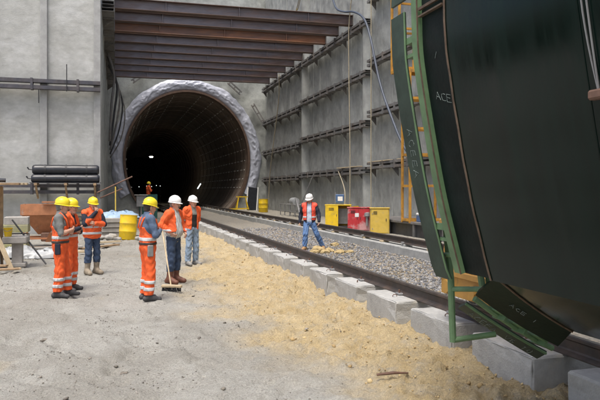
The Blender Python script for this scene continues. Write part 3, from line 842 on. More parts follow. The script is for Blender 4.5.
for t in (2, 4, 6):
    p = gl[t]; MB().box((p[0] + .03, 4.57, p[1] + .03), (.09, .18, .022), ry=R(32)).build('bracket', M_green, sh)
    MB().box((p[0] + .07, 4.57, p[1] + .0), (.02, .17, .09), ry=R(32)).build('bracket_web', M_green, sh)
# lap joint between upper and lower skins, joint in the rim higher up
jj = MB(); jj.box((2.19, 4.25, 3.245), (.03, .36, .012)); jj.box((2.186, 4.25, 3.30), (.02, .36, .02)); jj.build('rim_joint', M_weld, rim)
# green tube frame hanging at the lower left
tf = MB()
tf.tube([(2.60, 4.80, 1.62), (2.66, 4.80, 1.22), (2.675, 4.80, .76)], .026, 10)
MB().tube([(2.60, 4.80, 1.75), (2.655, 4.80, 1.22), (2.675, 4.80, .70)], .028, 10).build('tube_post', M_green, sh)
MB().tube([(2.675, 4.80, .715), (3.02, 4.72, .76)], .024, 10).build('tube_rail', M_green, sh)
MB().tube([(2.66, 4.80, 1.135), (2.80, 4.52, 1.17)], .022, 10).build('tube_rail', M_green, sh)
MB().tube([(2.58, 4.80, 1.42), (2.62, 4.50, 1.44)], .020, 10).build('tube_rail', M_green, sh)
for dx in (0, .065): MB().tube([(2.66 + dx, 4.40, 1.46), (2.70 + dx, 4.40, 1.22)], .026, 8).build('hinge_tube', M_green, sh)
# lug and chain on the skin
x = prof_at(3.0)
wb_ = MB(); wb_.tube([(prof_at(2.0) - .0005, y, 2.0 + .004 * math.sin(y * 9)) for y in np.linspace(-2.4, 2.72, 30)], .0045, 5); wb_.build('weld_bead', M_shell, sh, smooth='all')
wb_ = MB(); wb_.tube([(p[0] - .0005, 2.74, p[1]) for p in FULL[45:]], .0045, 5); wb_.build('weld_bead', M_shell, sh, smooth='all')
lg = MB(); lg.box((prof_at(2.42) - .015, 2.66, 2.42), (.05, .12, .05), bev=.01); lg.build('lifting_lug', M_rust, sh)
ch = MB()
for s_ in (0, .035):
    pts = [(prof_at(min(3.44, z)) - .014, 2.64 + s_ * math.sin((z - 2.4) * 3.3) + .02, z) for z in np.linspace(2.43, 3.3, 12)]
    ch.tube(pts, .005, 5)
ch.build('chain', M_grey, sh)
# inner ribs, so that the plate is carried
for y in (-1.8, .2, 2.2):
    rp_ = [p for p in offset_prof(FULL, -.095)]
    shell(rp_, y, y + .05, .35).build('inner_rib', M_dark, sh)
# chalk marks: strokes drawn on the curved plates
GL = {'A': [[(0, 0), (.5, 1), (1, 0)], [(.2, .38), (.82, .38)]], 'C': [[(.95, .85), (.6, 1), (.2, .8), (.05, .45), (.25, .1), (.65, 0), (.95, .12)]],
      'E': [[(.9, 1), (.05, .95), (.05, 0), (.95, .03)], [(.05, .5), (.75, .52)]], 'I': [[(.4, 0), (.5, 1)]], '1': [[(.2, .75), (.5, 1), (.45, 0)]],
      '0': [[(.5, 0), (.1, .3), (.15, .8), (.5, 1), (.9, .75), (.85, .25), (.5, 0)]], '8': [[(.5, .52), (.15, .75), (.5, 1), (.85, .78), (.5, .52), (.1, .25), (.5, 0), (.9, .25), (.5, .52)]],
      'V': [[(0, 1), (.5, 0), (1, 1)]], 'B': [[(.1, 0), (.1, 1), (.7, .85), (.1, .52), (.8, .3), (.1, 0)]], 'M': [[(0, 0), (.1, 1), (.5, .4), (.9, 1), (1, 0)]], '/': [[(.1, .1), (.9, .9)]]}
def chalk(text, f, h, w, gap, parent, th=.0021, jit=.12):
    """f(s,t) -> 3d point; text runs along s"""
    m = MB(); s0 = 0
    rr = random.Random(len(text) + int(h * 1e4))
    for chs in text:
        if chs == ' ': s0 += w + gap; continue
        for stroke in GL[chs]:
            pts = []
            for (a, b) in stroke:
                pts.append(f(s0 + (a + rr.uniform(-jit, jit)) * w, (b + rr.uniform(-jit, jit) * .6) * h))
            m.tube(pts, th, 5)
        s0 += w + gap
    return m.build('chalk_mark', M_chalk, parent, smooth=True)
# on the strip: runs down the strip; t across (towards the camera side)
chalk('ACEEA', lambda s, t: (prof_at(2.44 - s) - .0015, 4.865 - t * 1.0, 2.44 - s), .085, .055, .028, st)
chalk('ACE', lambda s, t: (prof_at(2.62 + t - s * .25) + .018, 4.33 - s, 2.62 + t - s * .25), .055, .055, .022, rim)
chalk('/', lambda s, t: (prof_at(2.9 + t) + .018, 4.27 - s, 2.9 + t), .05, .04, .0, rim)
def on_low(P0, P1, ya, yb, u, w):
    a = Vector((P0[0], P0[1])); b = Vector((P1[0], P1[1])); p = a + (b - a) * u
    return (p.x, ya + (yb - ya) * w, p.y)
def lowrim(s, t):
    u = s / .86; w = t
    i = u * (len(LB) - 1); k = min(int(i), len(LB) - 2); fr = i - k
    a = Vector(LB[k]).lerp(Vector(LB[k + 1]), fr); b = Vector(LR_[k]).lerp(Vector(LR_[k + 1]), fr); p = b.lerp(a, w)
    return (p.x - .003, 4.45 + (4.052 - 4.45) * w, p.y - .004)
chalk('ACE I', lambda s, t: lowrim(.27 + s, .50 + t / .45), .055, .040, .020, lr)
def lowst(s, t):
    u = s / .9; i = u * (len(LS) - 1); k = min(int(i), len(LS) - 2); p = Vector(LS[k]).lerp(Vector(LS[k + 1]), i - k)
    p2 = Vector(LSN[k]).lerp(Vector(LSN[k + 1]), i - k); w = (.05 + t) / .24; p = p.lerp(p2, w)
    return (p.x - .004, 4.95 - .24 * w, p.y - .005)
chalk('ACEEA', lambda s, t: lowst(.10 + s, t), .13, .045, .018, ls)
chalk('VB 10', lambda s, t: lowst(.50 + s, t), .13, .045, .018, ls)
# ochre bogie on the near rail that carries it
bg_ = thing('bogie', 'ochre steel bogie box on the near rail behind the green ribs', 'bogie', (4.08, 6.9, .6))
b = MB()
b.prism([(-.36, .98), (-.36, .74), (.36, .74), (.36, .98), (.30, 1.5), (-.30, 1.5)], (4.08, 5.95, 0), (4.08, 6.95, 0), ((1, 0, 0), (0, 0, 1)))
b.build('frame_box', M_ochre, bg_)
MB().box((4.08, 6.45, 1.56), (.74, 1.1, .10), bev=.01).build('top_plate', M_ochre, bg_)
MB().box((3.70, 6.45, 1.0), (.04, .98, .07), bev=.008).build('side_rib', M_ochre, bg_)
for y in (6.2, 6.75):
    w = MB(); w.lathe([(.02, -.07), (.2, -.07), (.2, .07), (.222, .072), (.222, .10), (.02, .10)], (4.08, y, .82), 20, rot=Matrix.Rotation(R(90), 3, 'Y')); w.build('wheel', M_dark, bg_, smooth=True)
    MB().tube([(3.70, y, .84), (3.66, y, .84)], .08, 10).build('axle_cap', M_ochre, bg_)
MB().box((3.72, 6.3, 1.18), (.03, .22, .26), bev=.006).build('side_plate', M_ochre, bg_)
MB().box((4.5, 5.0, 1.55), (.30, 3.4, .30), bev=.01).build('carrier_beam', M_ochre, bg_)

# ------------------------------------------------------------ yellow access tower by the right wall
tw = thing('access_tower', 'orange-yellow steel access tower behind the green ribs by the right wall', 'tower', (10.9, 22, .8))
tx0, tx1, ty0, ty1 = 10.30, 11.65, 21.6, 22.25
for (x, y) in [(tx0, ty0), (tx1, ty0), (tx0, ty1), (tx1, ty1)]: MB().box((x, y, 3.55), (.085, .085, 5.6), bev=.01).build('post', M_yframe, tw)
ux0, ux1 = 9.88, 11.65
for (x, y) in [(ux0, ty0), (10.45, ty0), (ux1, ty0), (ux0, ty1), (ux1, ty1)]: MB().box((x, y, 8.0), (.085, .085, 3.5), bev=.01).build('post', M_yframe, tw)
for z in (.85, 2.1, 3.25, 4.2, 5.3): 
    for (a, b_) in [((tx0, ty0), (tx1, ty0)), ((tx0, ty1), (tx1, ty1)), ((tx0, ty0), (tx0, ty1)), ((tx1, ty0), (tx1, ty1))]:
        MB().bar((*a, z), (*b_, z), .07, .09).build('rung', M_yframe, tw)
for z in (6.3, 7.8, 8.9, 9.7):
    for (a, b_) in [((ux0, ty0), (ux1, ty0)), ((ux0, ty1), (ux1, ty1)), ((ux0, ty0), (ux0, ty1)), ((ux1, ty0), (ux1, ty1))]:
        MB().bar((*a, z), (*b_, z), .08, .12 if z < 7 else .07).build('rung', M_yframe, tw)
MB().box((10.77, 21.92, 6.4), (1.7, .6, .06)).build('platform', M_yframe, tw)
dk = thing('steel_platform', 'low dark steel platform along the foot of the right wall', 'platform', (11.6, 22.5, .2))
MB().box((11.55, 22.6, .755), (2.5, 7.6, .09), bev=.01).build('deck', M_waler, dk)
MB().box((10.42, 22.6, .45), (.06, 7.4, .5)).build('side_plate', M_dark, dk)
for y in (19.2, 21.4, 23.6, 25.8): MB().box((10.36, y, .45), (.06, .12, .5)).build('stiffener', M_waler, dk)
bx = thing('site_box', 'small blue and white box on the dark platform below the yellow tower', 'box', (10.8, 21.2, .8))
MB().box((10.72, 21.25, .92), (.5, .4, .24), bev=.02).build('box_body', M_blue, bx); MB().box((10.72, 21.25, 1.08), (.52, .42, .08), bev=.02).build('lid', M_white, bx)

# ------------------------------------------------------------ switch cabinets by the far rail
def cabinet(name, label, c, w, d, h, rz, m_, door_open=False, twodoor=True):
    t = thing(name, label, 'cabinet', c, rz, 'cabinets by the far rail')
    O = (0, 0, 0)
    th = .03
    if door_open:
        MB().box((0, d / 2 - th / 2, h / 2), (w, th, h)).build('back_panel', m_, t, org=O)
        for s_ in (-1, 1): MB().box((s_ * (w / 2 - th / 2), -.02, h / 2), (th, d - th, h)).build('side_panel', m_, t, org=O)
        MB().box((0, 0, h + .015), (w + .05, d + .05, .04), bev=.006).build('roof', m_, t, org=O)
        MB().box((0, 0, .03), (w, d, .05)).build('floor_panel', M_dark, t, org=O)
        MB().box((0, .1, h * .5), (w * .8, .12, h * .7)).build('switch_board', M_grey, t, org=O)
        dl = MB().box((-w * .24, -d / 2 - .013, h / 2), (w * .5, .022, h - .04), bev=.004).build('door', m_, t, org=O)
        MB().box((-.06, -d / 2 - .035, h * .55), (.02, .02, .10)).build('handle', M_dark, dl, org=O)
        MB().box((w / 2 + .18, -d / 2 - .2, h / 2), (.022, w * .5, h - .04), rz=R(-38)).build('door', m_, t, org=O)
    else:
        MB().box((0, 0, h / 2), (w, d, h), bev=.008).build('body', m_, t, org=O)
        MB().box((0, -.01, h + .016), (w + .06, d + .06, .03), bev=.006).build('roof', m_, t, org=O)
        for s_ in ((-1, 1) if twodoor else (0,)):
            dw = w * (.46 if twodoor else .9)
            dr = MB().box((s_ * w * .237, -d / 2 - .012, h / 2), (dw, .02, h * .92), bev=.004).build('door', m_, t, org=O)
            hx = s_ * w * .237 - s_ * dw * .36 if twodoor else dw * .36
            MB().box((hx, -d / 2 - .03, h * .55), (.025, .02, .11)).build('handle', M_dark, dr, org=O)
            for q in (.2, .8): MB().box((s_ * w * .237 + (s_ if s_ else -1) * dw * .46, -d / 2 - .026, h * q), (.03, .012, .06)).build('hinge', M_grey, dr, org=O)
    MB().box((0, 0, -.012), (w - .06, d - .06, .03)).build('plinth', M_dark, t, org=O)
    for q in range(4): MB().box((-w * .26, -d / 2 - .027, h * (.78 + .035 * q)), (w * .2, .008, .012)).build('vent_slot', M_dark, t, org=O)
    for s_ in (-1, 1): MB().tube([(s_ * w * .3, 0, h + .03), (s_ * w * .3, 0, h + .075), (s_ * w * .3 + .05, 0, h + .075), (s_ * w * .3 + .05, 0, h + .03)], .008, 5).build('lifting_eye', M_grey, t, org=O)
    return t
cabinet('switch_cabinet', 'bright yellow open cabinet with a blue box on top', (9.85, 28.2, .25), 1.15, .6, 1.0, R(-22), M_yellow, True)
rc = cabinet('switch_cabinet', 'red cabinet with faded pink doors between the two yellow ones', (9.85, 25.6, .25), .92, .55, .95, R(-20), M_red)
MB().box((-.08, -.30, .66), (.16, .008, .16)).build('notice_plate', M_white, rc, org=(0, 0, 0))
vb = MB(); vb.lathe([(0, .16), (.11, .13), (.12, 0), (.05, -.06), (.05, -.4)], (.34, -.36, .62), 12); vb.build('hose_reel', M_grey, rc, org=(0, 0, 0), smooth=True)
cabinet('switch_cabinet', 'dull yellow single-door cabinet right of the red one', (9.95, 23.6, .25), .72, .5, .98, R(-18), M_yellow2, twodoor=False)
pb = thing('power_box', 'blue transformer box with white label on the yellow cabinet', 'box', (9.95, 28.25, 1.3), R(-22))
MB().box((0, 0, .25), (.40, .32, .40), bev=.02).build('housing', M_blue, pb, org=(0, 0, 0)); MB().box((.02, -.166, .25), (.22, .01, .2)).build('label_plate', M_white, pb, org=(0, 0, 0))
for s_ in (-1, 1): MB().tube([(s_ * .2, -.14, .03), (s_ * .2, -.14, .55), (s_ * .2, .14, .55), (s_ * .2, .14, .03)], .018, 6).build('carry_frame', M_grey, pb, org=(0, 0, 0))

# ------------------------------------------------------------ barrels
def barrel(label, c, r=.30, h=.92, tilt=0):
    t = thing('barrel', label, 'barrel', c, 0, None); t.rotation_euler = (0, tilt, .4)
    pr = [(r * .97, 0), (r, .02), (r, h * .30), (r * 1.035, h * .32), (r * 1.035, h * .345), (r, h * .365), (r, h * .63), (r * 1.035, h * .65), (r * 1.035, h * .675), (r, h * .695), (r, h - .02), (r * 1.02, h - .015), (r * 1.02, h), (r * .96, h), (r * .95, h - .025), (0.001, h - .025)]
    MB().lathe(pr, (0, 0, 0), 28).build('drum', M_yellow, t, org=(0, 0, 0), smooth=True)
    MB().lathe([(.035, 0), (.035, .02), (.001, .022)], (r * .6, 0, h - .024), 10).build('bung', M_dark, t, org=(0, 0, 0))
    return t
barrel('yellow steel barrel on the dirt left of the tunnel mouth', (.47, 26.8, -.02), r=.335, h=.98, tilt=R(4))
barrel('yellow steel barrel by the far rail at the foot of the right wall', (11.0, 49, .24), r=.36, h=1.02)

# ------------------------------------------------------------ hoses and ropes on the right wall
def hang(name, label, cat, pts, r, m_, group=None):
    P_ = [Vector(p) for p in pts]; out = []
    for i in range(len(P_) - 1):
        p0 = P_[max(i - 1, 0)]; p1 = P_[i]; p2 = P_[i + 1]; p3 = P_[min(i + 2, len(P_) - 1)]
        for k in range(5):
            t = k / 5; out.append(.5 * ((2 * p1) + (-p0 + p2) * t + (2 * p0 - 5 * p1 + 4 * p2 - p3) * t * t + (-p0 + 3 * p1 - 3 * p2 + p3) * t ** 3))
    out.append(P_[-1])
    return tag(MB().tube(out, r, 7).build(name, m_, None, org=pts[0], smooth='all'), label, cat, group)
hang('hose', 'blue hose looping over the nearest beam end and down the right wall', 'hose', [(12.4, 36.8, 13.8), (12.15, 35.2, 12.4), (12.1, 33.7, 11.75), (12.1, 32.2, 11.35), (12.15, 30.9, 10.7), (12.15, 30.0, 9.55), (12.15, 28.85, 7.2), (12.15, 27.6, 5.5), (12.15, 26.0, 3.78), (12.3, 24.6, 2.9)], .058, M_hose)
hang('rope', 'thin rope hanging down the far end of the right wall beside the tunnel', 'rope', [(12.2, 48.8, 10.9), (12.3, 49.3, 9.0), (12.2, 51.0, 5.0), (12.25, 52.2, 2.9), (12.25, 52.6, .5)], .035, M_rope, 'ropes on the right wall')
hang('rope', 'slack rope hanging past the nearest beam end on the right wall', 'rope', [(12.2, 32.2, 13.6), (12.2, 33.1, 11.2), (12.2, 33.2, 9.0), (12.2, 33.0, 4.0), (12.2, 33.05, .6)], .028, M_rope, 'ropes on the right wall')
hang('rope', 'taut straight rope on the right wall left of the blue hose', 'rope', [(12.2, 30.0, 13.6), (12.2, 30.0, 8.0), (12.2, 30.02, 3.0), (12.2, 30.0, .8)], .026, M_rope, 'ropes on the right wall')
hang('rope', 'rope slanting from the lowest walers to the cabinets', 'rope', [(12.2, 34.9, 3.0), (11.9, 33.0, 1.9), (11.6, 32.3, .7)], .025, M_rope, 'ropes on the right wall')
lad = thing('rope_ladder', 'pale rope ladder hanging at the top corner behind the beams', 'ladder', (12.2, 45, 14))
for s_ in (0, .45): MB().tube([(11.9, 47 + s_, 12.9), (12.25, 43.5 + s_, 14.6), (12.3, 42 + s_, 16)], .03, 6).build('side_rope', M_rope, lad)
for k in range(9):
    t = k / 8; p = Vector((11.9, 47, 12.9)).lerp(Vector((12.25, 43.5, 14.6)), t); MB().tube([p, p + Vector((0, .45, 0))], .025, 6).build('rung', M_yellow2, lad)
for i, (y0, y1, x, dz) in enumerate([(32.2, 35.4, 12.45, .0), (28.2, 31.0, 12.5, .16), (23, 27.5, 12.5, .16)]):
    tag(MB().box((x, (y0 + y1) / 2, 2.85 + .36 + dz), (.22, y1 - y0, .045), rz=R(3 if i == 0 else -1), bev=.004).build('plank', M_woodp, None, org=(x, (y0 + y1) / 2, 3.1)),
        ['pale plank lying on the lowest steel walers, farthest of three', 'middle of three pale planks on the lowest steel walers', 'pale plank on the lowest steel walers behind the green ribs'][i], 'plank', 'planks on the walers')

# ------------------------------------------------------------ pump frame, trestles and sheets right of the portal
pf = thing('pump_frame', 'grey tubular frame with pump and hose at the foot of the right wall', 'pump', (11.3, 41.5, .25))
def P3(x, y, z): return (11.3 + x, 41.5 + y, .25 + z)
for s_ in (-.35, .35):
    for y in (-1.9, -.6, .7, 1.9): MB().tube([P3(s_, y, 0), P3(s_, y, .75)], .035, 6).build('post', M_grey, pf)
    for z in (.3, .75): MB().tube([P3(s_, -2.1, z), P3(s_, 2.1, z)], .035, 6).build('rail_tube', M_grey, pf)
for y in (-1.9, .7): MB().tube([P3(-.35, y, .75), P3(.35, y, .75)], .035, 6).build('cross_tube', M_grey, pf)
MB().lathe([(.02, -.5), (.24, -.46), (.26, 0), (.24, .46), (.02, .5)], P3(0, -.4, .95), 14, rot=Matrix.Rotation(R(90), 3, 'X')).build('motor', M_plastic, pf, smooth=True)
MB().tube([P3(0, -.9, 1.0), P3(-.2, -1.6, 1.15), P3(-.3, -2.3, .8), P3(-.3, -3.0, .1)], .07, 8).build('outlet_hose', M_grey, pf, smooth=True)
MB().tube([P3(.3, -1.2, .9), P3(.9, -2.2, 3.0)], .03, 6).build('lance', M_grey, pf)
bd = thing('leaning_board', 'dark board with pale edges leaning by the tunnel mouth', 'board', (11.2, 54.2, .25))
MB().box((11.2, 54.2, 1.2), (.9, .06, 2.0), rz=R(10), rx=R(-14), ry=R(10)).build('board', M_black, bd)
for s_ in (-.47, .47): MB().box((11.2 + s_ * .97, 54.17 + s_ * .17, 1.2), (.07, .08, 2.05), rz=R(10), rx=R(-14), ry=R(10)).build('edge_strip', M_white, bd)
ts = thing('trestle', 'yellow trestle beside the leaning dark board', 'trestle', (10.2, 53.5, .25))
for s_ in (-.5, .5):
    MB().tube([(10.2 + s_, 53.2, .25), (10.2 + s_ * .6, 53.5, 1.35)], .04, 6).build('leg', M_yellow, ts); MB().tube([(10.2 + s_, 53.9, .25), (10.2 + s_ * .6, 53.5, 1.35)], .04, 6).build('leg', M_yellow, ts)
MB().bar((9.7, 53.5, 1.38), (10.7, 53.5, 1.38), .10, .08).build('top_bar', M_yellow, ts)
MB().bar((8.9, 53.1, .36), (10.7, 53.1, .42), .16, .10).build('foot_beam', M_yellow, ts)
# ------------------------------------------------------------ clay lumps on the ballast
for i, (x, y, r) in enumerate([(5.95, 18.95, .20), (6.25, 18.75, .17), (6.05, 18.5, .15), (6.45, 18.4, .15), (6.7, 18.2, .13), (5.75, 18.6, .13), (6.35, 18.1, .12), (7.0, 20.4, .15), (5.0, 18.75, .17)]):
    V, Fc = rock(100 + i, r * .9, 1.3, 1.0, .66, sub=2)
    z = float(bed_z(np.array(x), np.array(y))) + r * .3
    o = MB().add([Vector((x, y, z)) + v for v in V], Fc).build('clay_lump', M_clay, None, org=(x, y, z))
    lab = (['largest yellow clay lump at the feet of the walking man'] + ['second-largest clay lump, by the left boot of the striding man', 'clay lump in the middle of the pile under the striding man', 'clay lump right of the middle of the pile under the striding man', 'rightmost small clay lump of the pile under the striding man', 'leftmost clay lump of the pile under the striding man', 'smallest clay lump, at the near side of the pile'] + ['single clay lump on the ballast behind the walking man', 'lone brown lump on the ballast left of the walking man'])[i]
    tag(o, lab, 'clay lump', 'clay lumps in the pile' if 0 < i < 7 else 'clay lumps on the ballast')

# ------------------------------------------------------------ clutter in front of the pale wall
def roll(label, c, L_, r):
    t = thing('membrane_roll', label, 'roll', c, 0, 'black rolls on the lower waler')
    n = 24; pr = [(.02, -L_ / 2), (r * .7, -L_ / 2), (r * .95, -L_ / 2 + .05)] + [(r * (1 + .03 * math.sin(k * 2.1)), -L_ / 2 + .12 + (L_ - .24) * k / 10) for k in range(11)] + [(r * .95, L_ / 2 - .05), (r * .7, L_ / 2), (.02, L_ / 2)]
    MB().lathe(pr, c, n, rot=Matrix.Rotation(R(90), 3, 'Y')).build('roll_body', M_black, t, smooth=True)
    for q in (-.85, 0, .85): MB().lathe([(r * 1.035, q - .04), (r * 1.05, q), (r * 1.035, q + .04)], c, n, rot=Matrix.Rotation(R(90), 3, 'Y')).build('binding', M_dark, t, smooth=True)
    MB().tube([Vector(c) + Vector((-L_ / 2, 0, 0)), Vector(c) + Vector((-L_ / 2 - .14, 0, .02)), Vector(c) + Vector((-L_ / 2 - .2, 0, .1))], .035, 6).build('tie', M_black, t)
    return t
roll('upper black rolled membrane lying on the rack at the pale wall', (-2.05, 30.1, 2.83), 2.75, .215)
roll('lower black rolled membrane with a pale band on the wooden rack', (-2.05, 29.95, 2.44), 2.8, .185)
rk = thing('timber_rack', 'wooden rack under the black rolls on the lower waler', 'rack', (-2, 30.2, 0))
for x in (-3.25, -2.05, -.85): MB().bar((x, 29.6, 2.2), (x, 30.5, 2.2), .12, .10).build('bearer', M_wood, rk); MB().bar((x, 29.7, 2.15), (x + .02, 30.45, 1.6), .08, .08).build('strut', M_wood, rk)
MB().box((-2.05, 30.05, 2.262), (2.9, .6, .03)).build('shelf_board', M_dark, rk)
# orange hopper
hp = thing('hopper', 'orange steel hopper on a frame in front of the pale wall', 'hopper', (-2.38, 24.2, 0))
def frus(m, c, z0, w0, d0, z1, w1, d1):
    V = [(c[0] + sx * w / 2, c[1] + sy * d / 2, z) for (z, w, d) in ((z0, w0, d0), (z1, w1, d1)) for (sx, sy) in ((-1, -1), (1, -1), (1, 1), (-1, 1))]
    return m.add(V, [(0, 1, 2, 3)[::-1], (0, 1, 5, 4), (1, 2, 6, 5), (2, 3, 7, 6), (3, 0, 4, 7)])
HC = (-2.38, 24.2)
frus(MB(), HC, .42, .34, .34, 1.10, 1.30, 1.1).build('funnel', M_orange, hp)
m = MB()
for (dx, dy, sx, sy) in [(0, -.57, 1.34, .04), (0, .57, 1.34, .04), (-.67, 0, .04, 1.10), (.67, 0, .04, 1.10)]: m.box((HC[0] + dx, HC[1] + dy, 1.28), (sx, sy, .36))
m.build('rim_box', M_orange, hp)
MB().box((HC[0], HC[1], 1.16), (1.26, 1.06, .05)).build('mortar_fill', M_slab, hp)
for sx in (-1, 1):
    for sy in (-1, 1): MB().box((HC[0] + sx * .6, HC[1] + sy * .48, .55), (.07, .07, 1.12)).build('leg', M_orange, hp)
for sy in (-1, 1): MB().bar((HC[0] - .6, HC[1] + sy * .48, .3), (HC[0] + .6, HC[1] + sy * .48, .3), .05, .06).build('cross_bar', M_orange, hp)
frus(MB(), (HC[0] + .35, HC[1] - .55), .18, .5, .1, .5, .2, .3).build('outlet_chute', M_orange, hp)
MB().box((HC[0] + .1, HC[1] - .35, .34), (.3, .3, .3), bev=.03).build('gearbox', M_rust, hp)
MB().box((HC[0] + .45, HC[1] - .62, 1.54), (.9, .16, .05), rz=R(4)).build('splash_board', M_orange, hp)
# formwork stack
for i, (z, w) in enumerate([(.14, .85), (.44, .8), (.74, .78), (.98, .7)]):
    tag(MB().box((-3.08 + .03 * i, 22.2 + .04 * i, z), (w, .7, .24), rz=R(2 * i - 3), bev=.012).build('formwork_box', M_form if i % 2 == 0 else M_slab, None, org=(-3.08, 22.2, z)),
        ['lowest box of the formwork stack left of the orange hopper', 'grey second box of the formwork stack left of the hopper', 'olive third box of the formwork stack left of the hopper', 'grey top box of the formwork stack left of the hopper'][i], 'formwork box', 'formwork stack')
# pedestal with slab, bucket
pd = thing('pedestal', 'grey concrete pedestal with an overhanging slab at the left edge', 'pedestal', (-2.44, 18.0, 0))
MB().box((-2.40, 18.0, .04), (.42, .4, .1), bev=.015).build('foot', M_slab, pd); MB().box((-2.40, 18.0, .33), (.25, .25, .54), bev=.015).build('column', M_slab, pd); MB().box((-2.44, 18.0, .68), (.58, .55, .17), bev=.02).build('slab', M_slab, pd)
bk = thing('bucket', 'yellow bucket standing on the concrete pedestal', 'bucket', (-2.62, 17.95, .765))
MB().lathe([(.085, 0), (.11, .20), (.12, .205), (.12, .22), (.10, .215), (.078, .02), (.001, .015)], (-2.62, 17.95, .766), 18).build('pail', M_yellow, bk, smooth=True)
MB().tube([(-2.73, 17.95, .97), (-2.70, 17.86, .93), (-2.62, 17.82, .90), (-2.54, 17.86, .93), (-2.51, 17.95, .97)], .006, 5).build('handle', M_grey, bk)
# timber frame at the picture edge
tf_ = thing('timber_trestle', 'rough timber trestle with plank top at the left picture edge', 'trestle', (-2.9, 17.4, 0))
for (x, y) in [(-2.80, 17.4), (-4.3, 17.4), (-4.3, 18.3), (-2.85, 18.3)]: MB().box((x, y, 1.02), (.12, .12, 2.06), bev=.008).build('post', M_wood, tf_)
for i in range(3): MB().box((-3.35 + .05 * i, 17.45 + .33 * i, 2.10 + .004 * i), (2.15, .28, .055), rz=R(i - 1), bev=.005).build('top_plank', M_woodp if i else M_wood, tf_)
MB().bar((-2.80, 17.3, .9), (-2.42, 17.05, .05), .13, .04).build('brace', M_woodp, tf_)
MB().bar((-4.2, 17.3, .9), (-2.9, 17.3, .35), .12, .04).build('brace', M_wood, tf_)
tag(MB().tube([(-3.7, 17.6, 2.20), (-3.1, 17.55, 2.20), (-2.62, 17.6, 2.19)], .05, 8).build('pipe', M_black, None, org=(-3.2, 17.6, 2.15), smooth=True), 'short black pipe lying on the timber frame', 'pipe')
for i, (x, y, rz, L_) in enumerate([(-2.75, 16.7, 20, 1.2), (-2.85, 16.35, 8, 1.4), (-3.0, 16.9, -14, 1.1)]):
    tag(MB().box((x, y, .06 + .045 * i), (L_, .16, .04), rz=R(rz), bev=.004).build('board', M_wood if i else M_woodp, None, org=(x, y, 0)), ['lowest', 'middle', 'top'][i] + ' of the crossed boards on the dirt at the left edge', 'board', 'crossed boards on the dirt')
def crumple(name, label, cat, c, sx, sy, sz, m_, seed, n=26):
    X, Y = np.meshgrid(np.linspace(-1, 1, n), np.linspace(-1, 1, n), indexing='ij')
    rr2 = np.clip(1 - (np.abs(X) ** 2.6 + np.abs(Y) ** 2.6), 0, 1)
    Z = sz * rr2 ** .6 * (.55 + .9 * fbm(X, Y, 2.3, 3, s=seed)) + np.abs(fbm(X, Y, 5, 3, .6, s=seed + 3) - .5) * sz * .9 * (rr2 > 0)
    dx = (fbm(X, Y, 3, 2, s=seed + 5) - .5) * .5
    V = np.stack([(X + dx) * sx, (Y + dx) * sy, Z], 2).reshape(-1, 3)
    f = grid_faces(n, n)
    lo = V.copy(); lo[:, 2] = -.03
    o = npmesh(name, np.concatenate([V, lo]), np.concatenate([f, f[:, ::-1] + len(V)]), m_); o.location = c
    return tag(o, label, cat)
crumple('plastic_bundle', 'grey plastic-wrapped bundle beside the timber frame at the left edge', 'bundle', (-3.2, 17.9, 0.02), .42, .36, 1.0, M_plastic, 3)
crumple('plastic_sheet', 'crumpled pale plastic sheet on the dirt below the hopper', 'sheet', (-1.85, 20.2, 0), .75, .35, .20, M_plastic, 9)
crumple('plastic_sheet', 'torn whitish sheet on the dirt behind the pedestal', 'sheet', (-2.75, 20.6, 0), .55, .4, .26, M_plastic, 19)
tag(MB().tube([(-1.72, 18.0, .03), (-2.62, 18.65, 1.16)], .022, 7).build('steel_rod', M_dark, None, org=(-1.7, 18, 0)), 'long dark steel rod leaning against the formwork stack', 'rod')
for i, (x, y, L_, rz) in enumerate([(-2.0, 21.6, 1.6, 5), (-1.5, 21.2, 1.3, -9), (-1.75, 22.2, 1.5, 14)]):
    tag(MB().box((x, y, .05 + .06 * (i == 2)), (L_, .2, .06), rz=R(rz), bev=.005).build('timber', M_woodp if i == 1 else M_slab, None, org=(x, y, 0)), ['grey timber lying nearest the hopper legs', 'pale timber on the dirt in front of the hopper', 'grey timber lying slanted under the hopper'][i], 'timber', 'timbers by the hopper')
# pile of slabs with tarp by the wall corner
for i in range(4):
    tag(MB().box((.0 + .03 * i, 28.4 - .04 * i, .11 + .2 * i), (1.15, 1.5, .19), rz=R(2.2 * i - 4), bev=.02).build('slab', M_slab, None, org=(0, 28.4, .1 + .2 * i)), ['lowest', 'second', 'third', 'top'][i] + ' slab of the grey stack left of the yellow barrel', 'slab', 'slab stack by the barrel')
crumple('tarpaulin', 'pale blue tarpaulin over the grey slab stack by the wall corner', 'tarpaulin', (.1, 28.6, .80), .85, .75, .22, M_tarp, 29)
for i, (x, y, r) in enumerate([(-.2, 26.6, .17), (.1, 26.2, .13), (-.55, 26.9, .16), (.9, 26.3, .12), (-.1, 27.1, .2)]):
    V, Fc = rock(300 + i, r, 1.2, 1, .7, sub=2)
    tag(MB().add([Vector((x, y, r * .45)) + v for v in V], Fc).build('rubble_stone', M_slab, None, org=(x, y, 0), smooth='all'), ['grey rubble lump', 'small rubble lump nearest the camera', 'leftmost rubble lump', 'rubble lump right of the yellow barrel', 'largest rubble lump'][i] + ' by the slab stack', 'rubble', 'rubble by the slab stack')
tag(MB().tube([(-.75, 29.6, 1.83), (.75, 30.6, 2.56)], .032, 8).build('rusty_pipe', M_rust, None, org=(-.7, 29.6, 1.8)), 'rusty pipe jutting up from the wall corner towards the tunnel', 'pipe')
tag(MB().tube([(-.62, 29.9, 1.6), (.3, 30.4, 2.0)], .035, 8).build('rusty_pipe', M_rust, None, org=(-.6, 29.9, 1.6)), 'shorter thinner rusty pipe under the jutting one at the corner', 'pipe')
